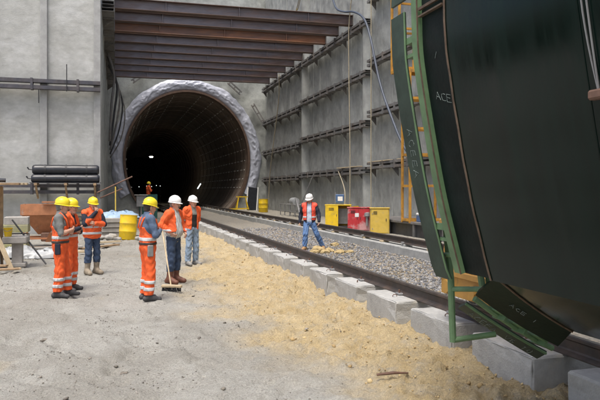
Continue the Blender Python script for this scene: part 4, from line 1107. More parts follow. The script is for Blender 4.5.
tag(MB().box((.02, 29.6, 1.05), (.05, .05, 2.1)).build('marker_post', M_yellow2, None, org=(.02, 29.6, 0)), 'thin yellow post standing at the wall corner', 'post')
# dark hanging hoses at the shaded corner
for i in range(5):
    x = -.25 + .16 * i; y = 41 + 1.1 * i
    hang('hanging_cable', ['thickest dark cable at the shaded wall corner', 'second dark cable at the shaded wall corner', 'middle dark cable at the shaded wall corner', 'fourth dark cable at the shaded wall corner', 'rightmost dark cable at the shaded wall corner'][i], 'cable',
         [(-.45, y, 10.3), (x + .2, y + .2, 8.9 - .3 * i), (x + .05, y, 7.2 - .4 * i), (-.3, y - .3, 4.9 - .2 * i)], 0.075 - .008 * i, M_dark if i % 2 else M_waler, 'dark cables at the wall corner')
el = thing('control_box', 'small grey control box on a stand left of the tunnel mouth', 'box', (1.35, 36, 0))
MB().box((1.35, 36, 1.35), (.5, .3, .6), bev=.02).build('housing', M_grey, el); MB().tube([(1.35, 36, 0), (1.35, 36, 1.05)], .05, 8).build('stand', M_grey, el)
MB().box((1.35, 36, 1.68), (.7, .5, .04), bev=.01).build('roof', M_slab, el)
cn = thing('skip_container', 'dark teal steel container in front of the tunnel mouth', 'container', (2.2, 46, 0))
for (dx, dy, sx, sy) in [(0, -.7, 1.16, .06), (0, .7, 1.16, .06), (-.55, 0, .06, 1.34), (.55, 0, .06, 1.34)]: MB().box((2.2 + dx, 46 + dy, .85), (sx, sy, 1.6)).build('side_panel', M_teal, cn)
MB().box((2.2, 46, .66), (1.04, 1.34, .08)).build('floor_panel', M_teal, cn)
for dx in (-.35, 0, .35): MB().box((2.2 + dx, 45.25, .85), (.07, .05, 1.5)).build('rib', M_teal, cn)
# ------------------------------------------------------------ PEOPLE (signed-distance bodies meshed with surface nets)
def skin_mat(name, c): return mat(name, c, 0.55, var=0.10, scale=25, attr='tint')
M_body = mat('body_surface', (.5, .4, .3), 0.75, var=0.12, scale=18, attr='tint', bump=0.15, bscale=40)
M_hiviz = mat('hiviz_orange', (0.80, 0.115, 0.022), 0.75, var=0.14, scale=9, alt=(0.66, 0.10, 0.025), altamt=0.5, bump=0.9, bscale=9, alt2=(0.36, 0.115, 0.05), alt2scale=5, alt2amt=(.58, .78))
M_hivest = mat('hiviz_red_orange', (0.80, 0.085, 0.045), 0.7, var=0.10, scale=9, bump=0.2, bscale=14)
M_band = mat('reflective_band', (0.52, 0.54, 0.55), 0.4, var=0.1, scale=12)
M_navy = mat('navy_cloth', (0.014, 0.018, 0.032), 0.85, var=0.2, scale=12, bump=0.2)
M_denim = mat('dark_denim', (0.030, 0.052, 0.100), 0.85, var=0.25, scale=9, alt=(0.05, 0.08, 0.14), bump=0.25, bscale=20)
M_jeans = mat('light_denim', (0.20, 0.27, 0.36), 0.85, var=0.2, scale=8, alt=(0.27, 0.34, 0.42), bump=0.25, bscale=20)
M_jeans2 = mat('mid_denim', (0.085, 0.165, 0.34), 0.85, var=0.2, scale=8, alt=(0.13, 0.22, 0.40), bump=0.25, bscale=20)
M_bootb = mat('brown_boot', (0.15, 0.058, 0.035), 0.6, var=0.3, scale=14)
M_boott = mat('tan_boot', (0.34, 0.20, 0.09), 0.7, var=0.25, scale=14)
M_bootm = mat('muddy_boot', (0.27, 0.225, 0.165), 0.85, var=0.3, scale=14)
M_bootd = mat('dark_shoe', (0.055, 0.055, 0.058), 0.7, var=0.3, scale=14)
M_boots = mat('grey_shoe', (0.24, 0.235, 0.225), 0.8, var=0.3, scale=14)
M_helmY = mat('yellow_helmet', (0.83, 0.66, 0.03), 0.33, var=0.06, scale=8)
M_helmW = mat('white_helmet', (0.80, 0.80, 0.79), 0.33, var=0.05, scale=8)
M_hair = mat('dark_hair', (0.035, 0.025, 0.02), 0.7, var=0.3, scale=40)
M_hairg = mat('grey_hair', (0.16, 0.14, 0.12), 0.7, var=0.3, scale=40)
M_eye = mat('eye', (0.03, 0.025, 0.02), 0.3); M_mouth = mat('mouth', (0.30, 0.11, 0.09), 0.6)
M_belt = mat('tool_belt', (0.05, 0.04, 0.035), 0.7)

def snets(D, lo, h):
    """naive surface nets: grid values -> (verts, quads)"""
    s = D < 0
    nx, ny, nz = D.shape
    c = [s[i:nx - 1 + i, j:ny - 1 + j, k:nz - 1 + k] for i in (0, 1) for j in (0, 1) for k in (0, 1)]
    cnt = sum(q.astype(np.int8) for q in c)
    act = (cnt > 0) & (cnt < 8)
    ids = np.full(act.shape, -1, np.int64); cells = np.argwhere(act); ids[act] = np.arange(len(cells))
    if not len(cells): return np.zeros((0, 3)), np.zeros((0, 4), int)
    acc = np.zeros((len(cells), 3)); num = np.zeros(len(cells))
    cor = [(i, j, k) for i in (0, 1) for j in (0, 1) for k in (0, 1)]
    val = {q: D[cells[:, 0] + q[0], cells[:, 1] + q[1], cells[:, 2] + q[2]] for q in cor}
    for a in cor:
        for ax in range(3):
            if a[ax] == 0:
                b = list(a); b[ax] = 1; b = tuple(b)
                va, vb = val[a], val[b]; m = (va < 0) != (vb < 0)
                t = np.where(m, va / np.where(m, va - vb, 1), 0)
                p = np.tile(np.array(a, float), (len(cells), 1)); p[:, ax] += t
                acc[m] += p[m]; num[m] += 1
    V = (cells + acc / num[:, None]) * h + lo
    Q = []
    for ax in range(3):
        sl0 = [slice(None)] * 3; sl1 = [slice(None)] * 3
        sl0[ax] = slice(0, -1); sl1[ax] = slice(1, None)
        e = s[tuple(sl0)] != s[tuple(sl1)]
        o1, o2 = (ax + 1) % 3, (ax + 2) % 3
        E_ = np.argwhere(e); fl = s[tuple(sl0)][e]
        ok = (E_[:, o1] > 0) & (E_[:, o2] > 0) & (E_[:, o1] < D.shape[o1] - 1) & (E_[:, o2] < D.shape[o2] - 1)
        E_ = E_[ok]; fl = fl[ok]
        def cid(d1, d2):
            q = E_.copy(); q[:, o1] -= d1; q[:, o2] -= d2; return ids[q[:, 0], q[:, 1], q[:, 2]]
        q = np.stack([cid(1, 1), cid(0, 1), cid(0, 0), cid(1, 0)], 1)
        q[~fl] = q[~fl][:, ::-1]; Q.append(q)
    return V, np.concatenate(Q)

def sdf_mesh(prims, h, infl=0.0, k=.035, wrinkle=0.0, cuts=(), seed=0):
    """prims: (a, b, r1, r2, scale3 or None, colour)"""
    pad = .06 + infl
    lo = np.min([np.minimum(np.array(p[0]), np.array(p[1])) - max(p[2], p[3]) * (np.array(p[4]) if p[4] else 1) for p in prims], 0) - pad
    hi = np.max([np.maximum(np.array(p[0]), np.array(p[1])) + max(p[2], p[3]) * (np.array(p[4]) if p[4] else 1) for p in prims], 0) + pad
    n = np.ceil((hi - lo) / h).astype(int) + 1
    ax = [lo[i] + np.arange(n[i]) * h for i in range(3)]
    D = np.full(n, .5, np.float32); I = np.zeros(n, np.int8); B = np.full(n, 9., np.float32)
    for pi, (a, b, r1, r2, s_, c_) in enumerate(prims):
        a = np.array(a, float); b = np.array(b, float); S = np.array(s_ if s_ else (1, 1, 1), float)
        l = np.minimum(a, b) - max(r1, r2) * S - infl - .09; u = np.maximum(a, b) + max(r1, r2) * S + infl + .09
        i0 = np.maximum(((l - lo) / h).astype(int), 0); i1 = np.minimum(((u - lo) / h).astype(int) + 2, n)
        g3 = np.meshgrid(*[ax[i][i0[i]:i1[i]] / S[i] for i in range(3)], indexing='ij', sparse=True)
        aa, bb = a / S, b / S; d = bb - aa; dd = float(d @ d) + 1e-9
        w = [g3[i] - aa[i] for i in range(3)]
        t = np.clip((w[0] * d[0] + w[1] * d[1] + w[2] * d[2]) / dd, 0, 1)
        q = np.sqrt((w[0] - t * d[0]) ** 2 + (w[1] - t * d[1]) ** 2 + (w[2] - t * d[2]) ** 2) - (r1 + (r2 - r1) * t)
        q = (q * S.min() if s_ else q) - infl
        sl = tuple(slice(i0[i], i1[i]) for i in range(3))
        D0 = D[sl]; hh = np.clip(.5 + .5 * (D0 - q) / k, 0, 1)
        D[sl] = D0 * (1 - hh) + q * hh - k * hh * (1 - hh)
        m = q < B[sl]; B[sl] = np.where(m, q, B[sl]); I[sl] = np.where(m, pi, I[sl])
    G = np.meshgrid(*ax, indexing='ij', sparse=True)
    if wrinkle:
        D = D + wrinkle * (1.2 * np.sin(G[2] * 47 + 9 * np.sin(G[0] * 13 + seed) + 6 * np.sin(G[1] * 17 + seed)) * .6 + np.sin(G[0] * 38 + G[2] * 23 + seed) * np.sin(G[1] * 41 + seed * 2) * .7)
    for f in cuts: D = np.maximum(D, f(*G))
    V, Q = snets(D, lo, h)
    idx = np.clip(np.round((V - lo) / h).astype(int), 0, n - 1)
    colr = np.array([p[5] if p[5] else (.5, .5, .5) for p in prims])[I[idx[:, 0], idx[:, 1], idx[:, 2]]]
    return V, Q, colr

SKIN = (0.54, 0.31, 0.22)
def hand_prims(w, d, nrm, side, curl=.5, c=SKIN):
    """wrist point, direction of the hand, palm normal; five fingers with two bends"""
    w = Vector(w); d = Vector(d).normalized(); nrm = Vector(nrm); nrm = (nrm - d * nrm.dot(d)).normalized(); lat = d.cross(nrm) * side
    P_ = []
    pc = w + d * .05
    for q in (-.026, -.009, .009, .026): P_.append((w + d * .012 + lat * q * .6, w + d * .088 + lat * q, .0135, .0125, None, c))
    for q, L_ in ((-.030, .058), (-.010, .074), (.011, .080), (.031, .070)):
        b = w + d * .092 + lat * q
        d1 = (d * math.cos(curl) + nrm * math.sin(curl)).normalized(); d2 = (d * math.cos(curl * 2.1) + nrm * math.sin(curl * 2.1)).normalized()
        m = b + d1 * L_ * .5; e = m + d2 * L_ * .5
        P_ += [(b, m, .0095, .0088, None, c), (m, e, .0088, .0075, None, c)]
    b = w + d * .035 + lat * .034; m = b + (d * .75 + lat * .6 + nrm * .25).normalized() * .042; e = m + (d * .95 + lat * .1 + nrm * .35).normalized() * .034
    P_ += [(w + d * .015 + lat * .012, b, .016, .0125, None, c), (b, m, .0115, .010, None, c), (m, e, .010, .0085, None, c)]
    return [tuple([tuple(p[0]), tuple(p[1])] + list(p[2:])) for p in P_]

def person(label, loc, rz, *, H=1.78, hip=None, knees, ankles, toes, elbows, wrists, hdir, hnrm, curl=.5, shirt, sleeve=None, forearm=None, legs=(.05, .06, .1),
           head=(0, 0), lean=0, belly=0, clothes=(), helmet=M_helmY, hair=M_hair, res=.0115, moustache=False, name='person', skin=SKIN, belt=None, straps=None, bulk=1.0):
    if loc[0] < 3.5 and loc[1] < 30: loc = (loc[0], loc[1], float(yard_height(np.array(loc[0]), np.array(loc[1]))) - .008)
    t = thing(name, label, 'person', loc, rz, None)
    O = (0, 0, 0)
    hipz = .93
    pel = Vector((0, 0, .985)) if hip is None else Vector(hip)
    sh_off = Vector((lean, 0, 0))
    ch = pel + Vector((lean * .6, 0, .35)); nk = pel + Vector((lean, 0, .535))
    S = [pel + Vector((lean * .9, s_ * .178 * bulk, .465)) for s_ in (-1, 1)]       # 0 = right, 1 = left
    Hp = [pel + Vector((0, s_ * .088, -.06)) for s_ in (-1, 1)]
    T_ = tuple
    c_arm = sleeve or shirt; c_fa = forearm or skin
    torso = [(T_(pel + Vector((0, 0, -.03))), T_(pel + Vector((0, 0, .08))), .118 * bulk, .115 * bulk, (.92, 1.28, 1), shirt),
             (T_(pel + Vector((lean * .1 + belly * .35, 0, .10))), T_(ch), (.112 + belly * .35) * bulk, .126 * bulk, (.95, 1.28, 1), shirt),
             (T_(ch + Vector((0, 0, -.02))), T_(ch + Vector((lean * .2, 0, .06))), .118 * bulk, .100 * bulk, (.95, 1.42, 1), shirt),
             (T_(S[0] + Vector((0, .02, 0))), T_(S[1] - Vector((0, .02, 0))), .070, .070, None, shirt),
             (T_(S[0].lerp(S[1], .32) + Vector((0, 0, .025))), T_(nk + Vector((0, 0, .01))), .055, .055, None, shirt),
             (T_(S[1].lerp(S[0], .32) + Vector((0, 0, .025))), T_(nk + Vector((0, 0, .01))), .055, .055, None, shirt)]
    hc = nk + Vector((.035, 0, .125))
    neck = [(T_(nk + Vector((-.005, 0, -.03))), T_(hc + Vector((-.012, 0, -.05))), .060, .054, None, skin)]
    arms = []; uarm = []; farm = []
    for s_ in (0, 1):
        e = Vector(elbows[s_]); w = Vector(wrists[s_])
        u_ = [(T_(S[s_]), T_(S[s_].lerp(e, .5)), .060, .052, None, c_arm), (T_(S[s_].lerp(e, .5)), T_(e), .052, .042, None, c_arm)]
        f_ = [(T_(e), T_(e.lerp(w, .35)), .042, .041, None, c_fa), (T_(e.lerp(w, .35)), T_(w), .041, .027, None, c_fa)]
        uarm.append(u_); farm.append(f_); arms += u_ + f_
    lg = [[], []]
    for s_ in (0, 1):
        kn = Vector(knees[s_]); an = Vector(ankles[s_])
        lg[s_] = [(T_(Hp[s_]), T_(kn), .093, .060, None, legs), (T_(kn), T_(kn.lerp(an, .35)), .058, .058, None, legs), (T_(kn.lerp(an, .35)), T_(an), .058, .040, None, legs)]
    feet = []
    for s_ in (0, 1):
        an = Vector(ankles[s_]); to = Vector(toes[s_]); d = (to - an)
        hl = an - Vector((d.x, d.y, 0)).normalized() * .055 + Vector((0, 0, -.045))
        feet.append([(T_(an), T_(hl), .040, .036, None, legs), (T_(hl), T_(to + Vector((0, 0, -.004))), .036, .031, None, legs), (T_(an), T_(an.lerp(to, .55)), .040, .034, None, legs)])
    bodyp = torso + neck + arms + lg[0] + lg[1] + feet[0] + feet[1]
    Vs, Qs, Cs = [], [], []
    def addm(a):
        o = sum(len(v) for v in Vs); Vs.append(a[0]); Qs.append(a[1] + o); Cs.append(a[2])
    addm(sdf_mesh(bodyp, res))
    # head, turned and nodded
    Rm = Matrix.Rotation(head[0], 3, 'Z') @ Matrix.Rotation(head[1], 3, 'Y')
    def hp(x, y, z): return tuple(hc + Rm @ Vector((x, y, z)))
    c = skin; c2 = tuple(q * .9 for q in skin)
    headp = [(hp(-.022, 0, .030), hp(.022, 0, .032), .089, .084, None, c), (hp(.025, 0, -.01), hp(.045, 0, -.075), .070, .046, None, c),
             (hp(.062, -.014, -.100), hp(.062, .014, -.100), .026, .026, None, c),
             (hp(.082, -.030, .030), hp(.082, .030, .030), .022, .022, None, c), (hp(.098, 0, .018), hp(.117, 0, -.022), .010, .0145, None, c2),
             (hp(.105, -.013, -.026), hp(.105, .013, -.026), .010, .010, None, c2), (hp(.070, -.045, -.02), hp(.070, -.040, -.04), .022, .02, None, c), (hp(.070, .045, -.02), hp(.070, .040, -.04), .022, .02, None, c),
             (hp(-.008, -.084, .012), hp(-.004, -.080, -.028), .019, .014, None, c2), (hp(-.008, .084, .012), hp(-.004, .080, -.028), .019, .014, None, c2),
             (hp(-.015, 0, -.05), T_(nk + Vector((0, 0, .02))), .056, .056, None, c), (hp(.086, -.014, -.062), hp(.086, .014, -.062), .012, .012, None, (.36, .15, .12))]
    addm(sdf_mesh(headp, min(res, .0075) if res < .02 else res, k=.018))
    if res < .02:
        for s_ in (0, 1): addm(sdf_mesh(hand_prims(wrists[s_], hdir[s_], hnrm[s_], 1 if s_ else -1, curl, skin), .0055, k=.006))
    body = npmesh('body', np.concatenate(Vs), np.concatenate(Qs), M_body, t, attr={'tint': np.concatenate(Cs)})
    # face pieces
    if res < .02:
        for s_ in (-1, 1): MB().lathe([(0, .010), (.011, 0), (0, -.008)], hp(.0905, s_ * .031, .010), 8).build('eye', M_eye, t, org=O, smooth='all')
        for s_ in (-1, 1): MB().tube([hp(.098, s_ * .018, .036), hp(.088, s_ * .048, .033)], .0055, 5).build('eyebrow', hair, t, org=O)
        if moustache: MB().tube([hp(.088, -.036, -.056), hp(.104, -.012, -.046), hp(.104, .012, -.046), hp(.088, .036, -.056)], [.007, .012, .012, .007], 6).build('moustache', hair, t, org=O, smooth='all')
    def cut_hair(x, y, z):
        M3 = Rm.transposed(); lx = M3[0][0] * (x - hc.x) + M3[0][1] * (y - hc.y) + M3[0][2] * (z - hc.z); lz = M3[2][0] * (x - hc.x) + M3[2][1] * (y - hc.y) + M3[2][2] * (z - hc.z)
        return np.maximum(lx - .028 + 0 * lz, -.07 - lz)
    a = sdf_mesh([(hp(-.024, 0, .03), hp(.02, 0, .035), .093, .089, None, None), (hp(-.03, 0, .0), hp(-.045, 0, -.05), .075, .06, None, None)], max(res, .01), k=.02, cuts=(cut_hair,))
    npmesh('hair', a[0], a[1], hair, t)
    # helmet
    Hm = MB(); R4 = Rm
    cc = Vector(hp(-.004, 0, .058)); rot3 = Rm @ Matrix.Rotation(R(4), 3, 'Y')
    pr = [(.116, -.012), (.116, .015), (.113, .045), (.103, .078), (.083, .103), (.053, .119), (.02, .126), (.001, .127)]
    Hm.lathe(pr, cc, 24, ax=(1.13, .96), rot=rot3)
    hm = Hm.build('helmet', helmet, t, org=O, smooth='all')
    br = MB(); n = 28; V = []
    for (gr, zz) in ((0.0, -.008), (1.0, -.016), (1.0, -.022), (0.0, -.016)):
        for k in range(n):
            an = 2 * math.pi * k / n; fw = max(0, math.cos(an)) ** 2
            ex = gr * (.009 + .034 * fw)
            V.append(cc + rot3 @ Vector(((.116 * 1.13 + ex) * math.cos(an), (.116 * .96 + ex) * math.sin(an), zz - .006 * fw * gr)))
    Fc = [(j * n + k, j * n + (k + 1) % n, ((j + 1) % 4) * n + (k + 1) % n, ((j + 1) % 4) * n + k) for j in range(4) for k in range(n)]
    br.add(V, Fc); br.build('brim', helmet, hm, org=O, smooth=True)
    rg_ = MB(); rg_.tube([cc + rot3 @ Vector((.129 * math.cos(a), 0, .010 + .118 * math.sin(a))) for a in np.linspace(.25, 2.9, 12)], .012, 6); rg_.build('ridge', helmet, hm, org=O, smooth='all')
    # clothes
    groups = {'torso': torso, 'uarm': uarm[0] + uarm[1], 'farm': farm[0] + farm[1], 'rarm': uarm[0] + farm[0], 'larm': uarm[1] + farm[1],
              'legs': lg[0] + lg[1] + torso[:1], 'rleg': lg[0], 'lleg': lg[1], 'rfoot': feet[0], 'lfoot': feet[1], 'rboot': feet[0] + lg[0][2:], 'lboot': feet[1] + lg[1][2:],
              'sleeves': uarm[0] + uarm[1] + farm[0] + farm[1], 'pelvis': torso[:2], 'upper': torso}
    for i, (nm, gs, infl, m_, cuts, wr) in enumerate(clothes):
        pr = sum([groups[g_] for g_ in gs], [])
        if nm.startswith('trousers') or nm.startswith('bib') or (nm.startswith('reflective') and gs == ['legs']):          # loose straight legs
            pr = [(p[0], p[1], max(p[2], .070 if p in lg[0] + lg[1] else p[2]), max(p[3], .066 if p in lg[0] + lg[1] else p[3]), p[4], p[5]) for p in pr]
        a = sdf_mesh(pr, res, infl=infl, wrinkle=wr, cuts=cuts, seed=loc[0] * 3)
        if len(a[0]): npmesh(nm, a[0], a[1], m_, t)
    if straps is not None:
        for s_ in (-1, 1):
            pts = [pel + Vector((.150 + lean * .6, s_ * .085, .30)), pel + Vector((.118 + lean * .9, s_ * .10, .44)), pel + Vector((.02 + lean, s_ * .105, .555)), pel + Vector((-.10 + lean * .9, s_ * .09, .47)), pel + Vector((-.150 + lean * .6, s_ * .06, .30))]
            MB().tube(pts, .021, 6).build('strap', straps, t, org=O, smooth='all')
    if belt is not None:
        bz = pel.z + .03
        a = sdf_mesh(torso[:2], res, infl=.036, cuts=(lambda x, y, z: np.abs(z - bz) - .022 + 0 * x + 0 * y,)); npmesh('belt', a[0], a[1], M_belt, t)
        MB().box((pel.x - .01, pel.y - .19, bz - .12), (.10, .06, .2), bev=.012).build('tool_pouch', belt, t, org=O)
    return t

def zband(z0, z1): return lambda x, y, z: np.maximum(z0 - z, z - z1) + 0 * x + 0 * y
def above(z0): return lambda x, y, z: (z0 - z) + 0 * x + 0 * y
def below(z1): return lambda x, y, z: (z - z1) + 0 * x + 0 * y
def openfront(w0, w1, za, zb): return lambda x, y, z: -np.maximum(.0 - x, np.abs(y) - (w0 + (w1 - w0) * (z - za) / (zb - za)))
def bibcut(x, y, z): return np.maximum(np.maximum(z - 1.31, 0) * 1.0 + (z - 1.31), np.where(z > 1.08, np.abs(y) - (.20 - .25 * (z - 1.08)), -1)) + 0 * x
STAND = dict(knees=[(.02, -.11, .50), (.02, .11, .50)], ankles=[(-.02, -.12, .095), (-.02, .12, .095)], toes=[(.17, -.15, .040), (.17, .15, .040)])
CROSS = dict(elbows=[(.06, -.27, 1.17), (.06, .27, 1.16)], wrists=[(.22, -.03, 1.24), (.20, .05, 1.18)], hdir=[(.1, .9, .15), (.1, -.9, .1)], hnrm=[(-1, 0, 0), (-1, 0, 0)])
BACKH = dict(elbows=[(-.12, -.27, 1.18), (-.12, .27, 1.18)], wrists=[(-.20, -.09, 1.02), (-.20, .09, 1.02)], hdir=[(-.1, .8, -.3), (-.1, -.8, -.3)], hnrm=[(0, .2, 1), (0, .2, 1)])
def bibset(mb_leg, feet_m, hz=.0):
    return [('bib_trousers', ['legs', 'torso'], .016, M_hiviz, (bibcut, above(.115)), .0075),
            ('reflective_band', ['legs'], .0255, M_band, (zband(.19, .25), below(.6)), .0075), ('reflective_band', ['legs'], .0255, M_band, (zband(.31, .37), below(.6)), .0075),
            ('reflective_band', ['torso'], .027, M_band, (zband(1.065, 1.125),), .004),
            ('shoe', ['rfoot'], .006, feet_m, (), 0), ('shoe', ['lfoot'], .006, feet_m, (), 0)]
S_BEND = lambda st, s: st
# 1: grey t-shirt and orange bib, arms folded, front left
st = dict(STAND); st['ankles'] = [(-.04, -.10, .095), (.10, .12, .095)]; st['toes'] = [(.15, -.14, .04), (.29, .15, .04)]; st['knees'] = [(.01, -.10, .50), (.07, .11, .50)]
person('worker in grey t-shirt and orange bib trousers, arms folded, nearest on the left', (-.96, 12.62, 0), R(-6), **st, **CROSS, shirt=(.13, .135, .13), forearm=SKIN,
       head=(R(6), R(4)), clothes=[('tshirt', ['uarm', 'torso'], .010, mat('grey_tshirt', (.15, .155, .15), .9, var=.15, scale=10, bump=.5, bscale=14), (above(1.0),), .0018)] + bibset(1, M_bootd), straps=M_hiviz, belt=M_navy, bulk=1.06, hair=M_hairg)
# 2: navy sleeves and orange bib, just behind him
person('worker in navy shirt and orange bib trousers standing just behind the grey t-shirt worker', (-.86, 13.62, 0), R(-24), **STAND, **CROSS, shirt=(.02, .024, .04), sleeve=(.02, .024, .04), forearm=(.02, .024, .04),
       head=(R(10), R(2)), clothes=[('shirt_sleeves', ['sleeves'], .012, M_navy, (), .004)] + bibset(1, M_bootd) + [('vest', ['torso'], .014, M_hiviz, (above(1.05), openfront(.03, .06, 1.05, 1.5)), .004)], straps=M_hiviz)
# 3: orange jacket with navy shoulders, jeans, hand at chin
c3 = dict(elbows=[(.10, -.25, 1.20), (.13, .24, 1.18)], wrists=[(.20, -.02, 1.47), (.20, -.02, 1.21)], hdir=[(-.1, .12, .8), (.1, -.9, .2)], hnrm=[(-1, 0, -.2), (-1, 0, 0)])
person('worker in orange jacket with navy sleeves and jeans, hand raised to his chin', (-.52, 16.2, 0), R(-58), **STAND, **c3, shirt=(.7, .12, .03), sleeve=(.02, .025, .045), forearm=(.02, .025, .045), head=(R(-4), R(6)), legs=(.04, .06, .11),
       clothes=[('trousers', ['legs'], .008, M_denim, (above(.27), below(1.0)), .008), ('jacket', ['torso', 'pelvis'], .030, M_hiviz, (above(.84),), .008), ('sleeves', ['sleeves'], .018, M_navy, (), .005),
                ('cuff_panel', ['farm'], .024, M_hiviz, (below(1.33),), .004),
                ('reflective_band', ['torso', 'pelvis'], .043, M_band, (zband(.95, 1.005),), 0), ('reflective_band', ['torso'], .043, M_band, (zband(1.10, 1.155),), 0),
                ('boot', ['rboot'], .018, M_bootm, (below(.30),), 0), ('boot', ['lboot'], .018, M_bootm, (below(.30),), 0)], bulk=1.1)
# 4: denim shirt and orange bib, arms folded, in the middle
M_dshirt = mat('denim_shirt', (.075, .115, .19), .88, var=.2, scale=9, alt=(.10, .14, .21), bump=.7, bscale=12)
person('worker in blue denim shirt and orange bib trousers with folded arms, in the middle', (.56, 11.85, 0), R(14), **STAND, **CROSS, shirt=(.08, .12, .19), sleeve=(.08, .12, .19), forearm=(.08, .12, .19), head=(R(8), R(10)),
       clothes=[('shirt', ['torso', 'sleeves'], .011, M_dshirt, (above(1.0),), .0025)] + [c for c in bibset(1, M_bootd) if c[0] != 'reflective_band' or True], straps=M_hiviz, belt=M_grey, bulk=1.05)
# 5: white helmet, striped shirt, open orange jacket, broom
def stripes():
    m = bpy.data.materials.new('striped_shirt'); m.use_nodes = True; nt = m.node_tree; p = nt.nodes['Principled BSDF']; p.inputs['Roughness'].default_value = .85
    tc = nt.nodes.new('ShaderNodeTexCoord'); w = nt.nodes.new('ShaderNodeTexWave'); w.bands_direction = 'Y'; w.inputs['Scale'].default_value = 7.5; w.inputs['Distortion'].default_value = .6
    nt.links.new(tc.outputs['Object'], w.inputs['Vector']); r = nt.nodes.new('ShaderNodeValToRGB'); r.color_ramp.elements[0].color = (.60, .59, .56, 1); r.color_ramp.elements[1].color = (.30, .31, .33, 1)
    r.color_ramp.elements[0].position = .55; r.color_ramp.elements[1].position = .75
    nt.links.new(w.outputs['Fac'], r.inputs['Fac']); nt.links.new(r.outputs[0], p.inputs['Base Color']); return m
c5 = dict(elbows=[(-.10, -.30, 1.22), (.02, .29, 1.18)], wrists=[(.07, -.22, 1.06), (.20, .16, 1.03)], hdir=[(.6, .5, -.5), (.5, -.6, -.3)], hnrm=[(0, 1, .2), (-.5, -.5, 0)])
person('man in white helmet, striped shirt and open orange jacket holding a broom', (1.18, 13.85, 0), R(-38), **STAND, **c5, shirt=(.55, .54, .5), head=(R(12), R(3)), belly=.10, legs=(.03, .05, .09), helmet=M_helmW, hair=M_hairg, moustache=True, bulk=1.06,
       clothes=[('shirt', ['torso'], .010, stripes(), (above(.96),), .004), ('trousers', ['legs'], .008, M_denim, (above(.25), below(1.02)), .008),
                ('jacket', ['torso', 'sleeves'], .022, M_hiviz, (above(1.08), openfront(.15, .08, 1.0, 1.5)), .006), ('reflective_band', ['farm'], .028, M_band, (zband(1.09, 1.14),), .002),
                ('boot', ['rboot'], .017, M_bootb, (below(.29),), 0), ('boot', ['lboot'], .017, M_bootb, (below(.29),), 0)])
# 6: white helmet, open orange jacket over dark sweater, light jeans
person('young man in white helmet, open orange jacket and light blue jeans beside the sand', (1.95, 17.25, 0), R(-62), **STAND, **BACKH, shirt=(.05, .05, .052), head=(R(14), R(6)), legs=(.2, .27, .36), helmet=M_helmW, H=1.82,
       clothes=[('sweater', ['torso'], .010, mat('dark_sweater', (.022, .022, .024), .9, var=.2, scale=14), (above(.98),), .003), ('sweater_yoke', ['torso'], .013, mat('grey_knit', (.22, .22, .20), .9, var=.2, scale=30), (above(1.32),), .002),
                ('trousers', ['legs'], .008, M_jeans, (above(.10), below(1.02)), .009), ('jacket', ['torso', 'sleeves'], .024, M_hiviz, (above(.93), openfront(.085, .07, .95, 1.5)), .006),
                ('reflective_band', ['farm'], .031, M_band, (zband(1.08, 1.125),), .002),
                ('shoe', ['rfoot'], .007, M_boots, (), 0), ('shoe', ['lfoot'], .007, M_boots, (), 0)])
# 7: man stepping over the clay lumps between the rails
w7 = dict(hip=(0, 0, .93), knees=[(.14, -.11, .51), (.02, .24, .50)], ankles=[(.14, -.14, .10), (-.14, .40, .12)], toes=[(.31, -.20, .05), (.03, .46, .05)],
          elbows=[(-.10, -.28, 1.13), (.02, .29, 1.13)], wrists=[(-.02, -.31, .89), (.16, .31, .92)], hdir=[(.2, .05, -1), (.15, -.05, -1)], hnrm=[(.2, 1, 0), (.2, -1, 0)])
person('man in white helmet, red-orange vest and jeans striding between the rails', (5.86, 19.5, .06), R(-112), **w7, shirt=(.50, .56, .66), sleeve=(.015, .018, .03), forearm=(.015, .018, .03), head=(R(-14), R(16)), legs=(.09, .17, .34), helmet=M_helmW, bulk=1.04,
       clothes=[('shirt', ['torso'], .010, mat('pale_blue_shirt', (.52, .58, .68), .85, var=.1, scale=10), (above(.90),), .003), ('trousers', ['legs'], .006, M_jeans2, (above(.13), below(.99)), .009),
                ('jacket', ['torso', 'sleeves'], .020, M_navy, (above(.83), openfront(.075, .06, .9, 1.45)), .005), ('vest', ['torso'], .031, M_hivest, (above(.95), openfront(.085, .075, .9, 1.45)), .003),
                ('reflective_band', ['torso'], .036, M_band, (zband(1.02, 1.07), openfront(.085, .075, .9, 1.45)), .002),
                ('boot', ['rfoot'], .012, M_boott, (), 0), ('boot', ['lfoot'], .012, M_boott, (), 0)])
# 8: far worker at the tunnel
person('far worker in orange jacket and yellow helmet standing in the teal container', (2.22, 46.1, .70), R(20), **STAND, **CROSS, shirt=(.75, .1, .02), sleeve=(.75, .1, .02), forearm=(.75, .1, .02), res=.024,
       clothes=[('jacket', ['torso', 'sleeves'], .02, M_hiviz, (above(.85),), .005), ('trousers', ['legs'], .012, M_hiviz, (above(.12),), .005)])
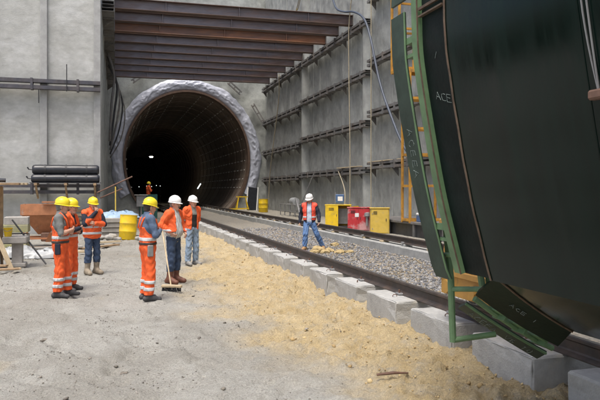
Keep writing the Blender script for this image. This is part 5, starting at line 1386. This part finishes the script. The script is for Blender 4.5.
# broom
bm2 = thing('broom', 'push broom with pale wooden handle standing by the striped shirt man', 'broom', (1.02, 12.9, 0))
MB().tube([(1.04, 12.75, .10), (.93, 13.55, 1.12)], .014, 8).build('handle', M_woodp, bm2)
MB().box((1.05, 12.70, .10), (.40, .09, .05), rz=R(-25), bev=.01).build('head_block', M_woodp, bm2)
bri = MB()
for i in range(90):
    u = random.uniform(-.19, .19); w = random.uniform(-.04, .04); p = Vector((1.05, 12.70, .09)) + Matrix.Rotation(R(-25), 3, 'Z') @ Vector((u, w, 0))
    bri.tube([p, p + Vector((random.uniform(-.02, .02), random.uniform(-.03, .01), -.09))], .006, 4)
o = bri.build('bristles', M_dark, bm2, kind='stuff')
# litter on the sand and dirt
tag(MB().tube([(2.52, 6.05, .10), (2.68, 6.0, .12), (2.85, 6.02, .10)], [.012, .016, .008], 6).build('stick', M_rust, None, org=(2.6, 6, .08)), 'short dark stick lying on the sand near the green frame', 'stick')
for i, (x, y, r) in enumerate([(2.95, 5.15, .05), (.1, 7.3, .035), (-.9, 9.2, .04)]):
    V, Fc = rock(500 + i, r, 1.3, 1, .6, sub=2)
    z = float(yard_height(np.array(x), np.array(y))) + r * .2
    tag(MB().add([Vector((x, y, z)) + v for v in V], Fc).build('loose_stone', M_slab if i == 0 else M_clod, None, org=(x, y, z)), ['grey loose stone on the sand in the near right foreground', 'dark loose stone on the dirt in the central foreground', 'dark loose stone on the dirt in front of the left workers'][i], 'stone', 'loose stones')
# more site clutter beside the hopper
pal = thing('pallet', 'wooden pallet leaning against the foot of the pale wall', 'pallet', (-1.35, 30.66, 0))
for i in range(6): MB().box((-1.35, 30.62 + .025 * i, .12 + .18 * i), (1.15, .03, .11), rx=R(-8)).build('slat', M_wood if i % 2 else M_woodp, pal)
for x in (-.5, 0, .5): MB().box((-1.35 + x, 30.755, .56), (.1, .09, 1.1), rx=R(-8)).build('bearer', M_wood, pal)
for i, (a, b_, lab) in enumerate([((-3.9, 23.2, .03), (-1.2, 23.0, .05), 'long grey plank on the dirt below the hopper'), ((-1.1, 22.4, .03), (.1, 23.6, .04), 'short plank lying slanted right of the hopper'), ((-.9, 24.8, .03), (.2, 25.0, .05), 'pale plank on the dirt in front of the slab stack')]):
    tag(MB().bar(a, b_, .18, .05).build('plank', M_woodp if i == 2 else M_wood, None, org=a), lab, 'plank', 'planks by the hopper')
tag(MB().tube([(-.72, 28.9, .0), (-.84, 30.40, 2.3)], .025, 6).build('steel_rod', M_rust, None, org=(-.72, 28.9, 0)), 'rusty rod propped against the corner of the pale wall', 'rod')
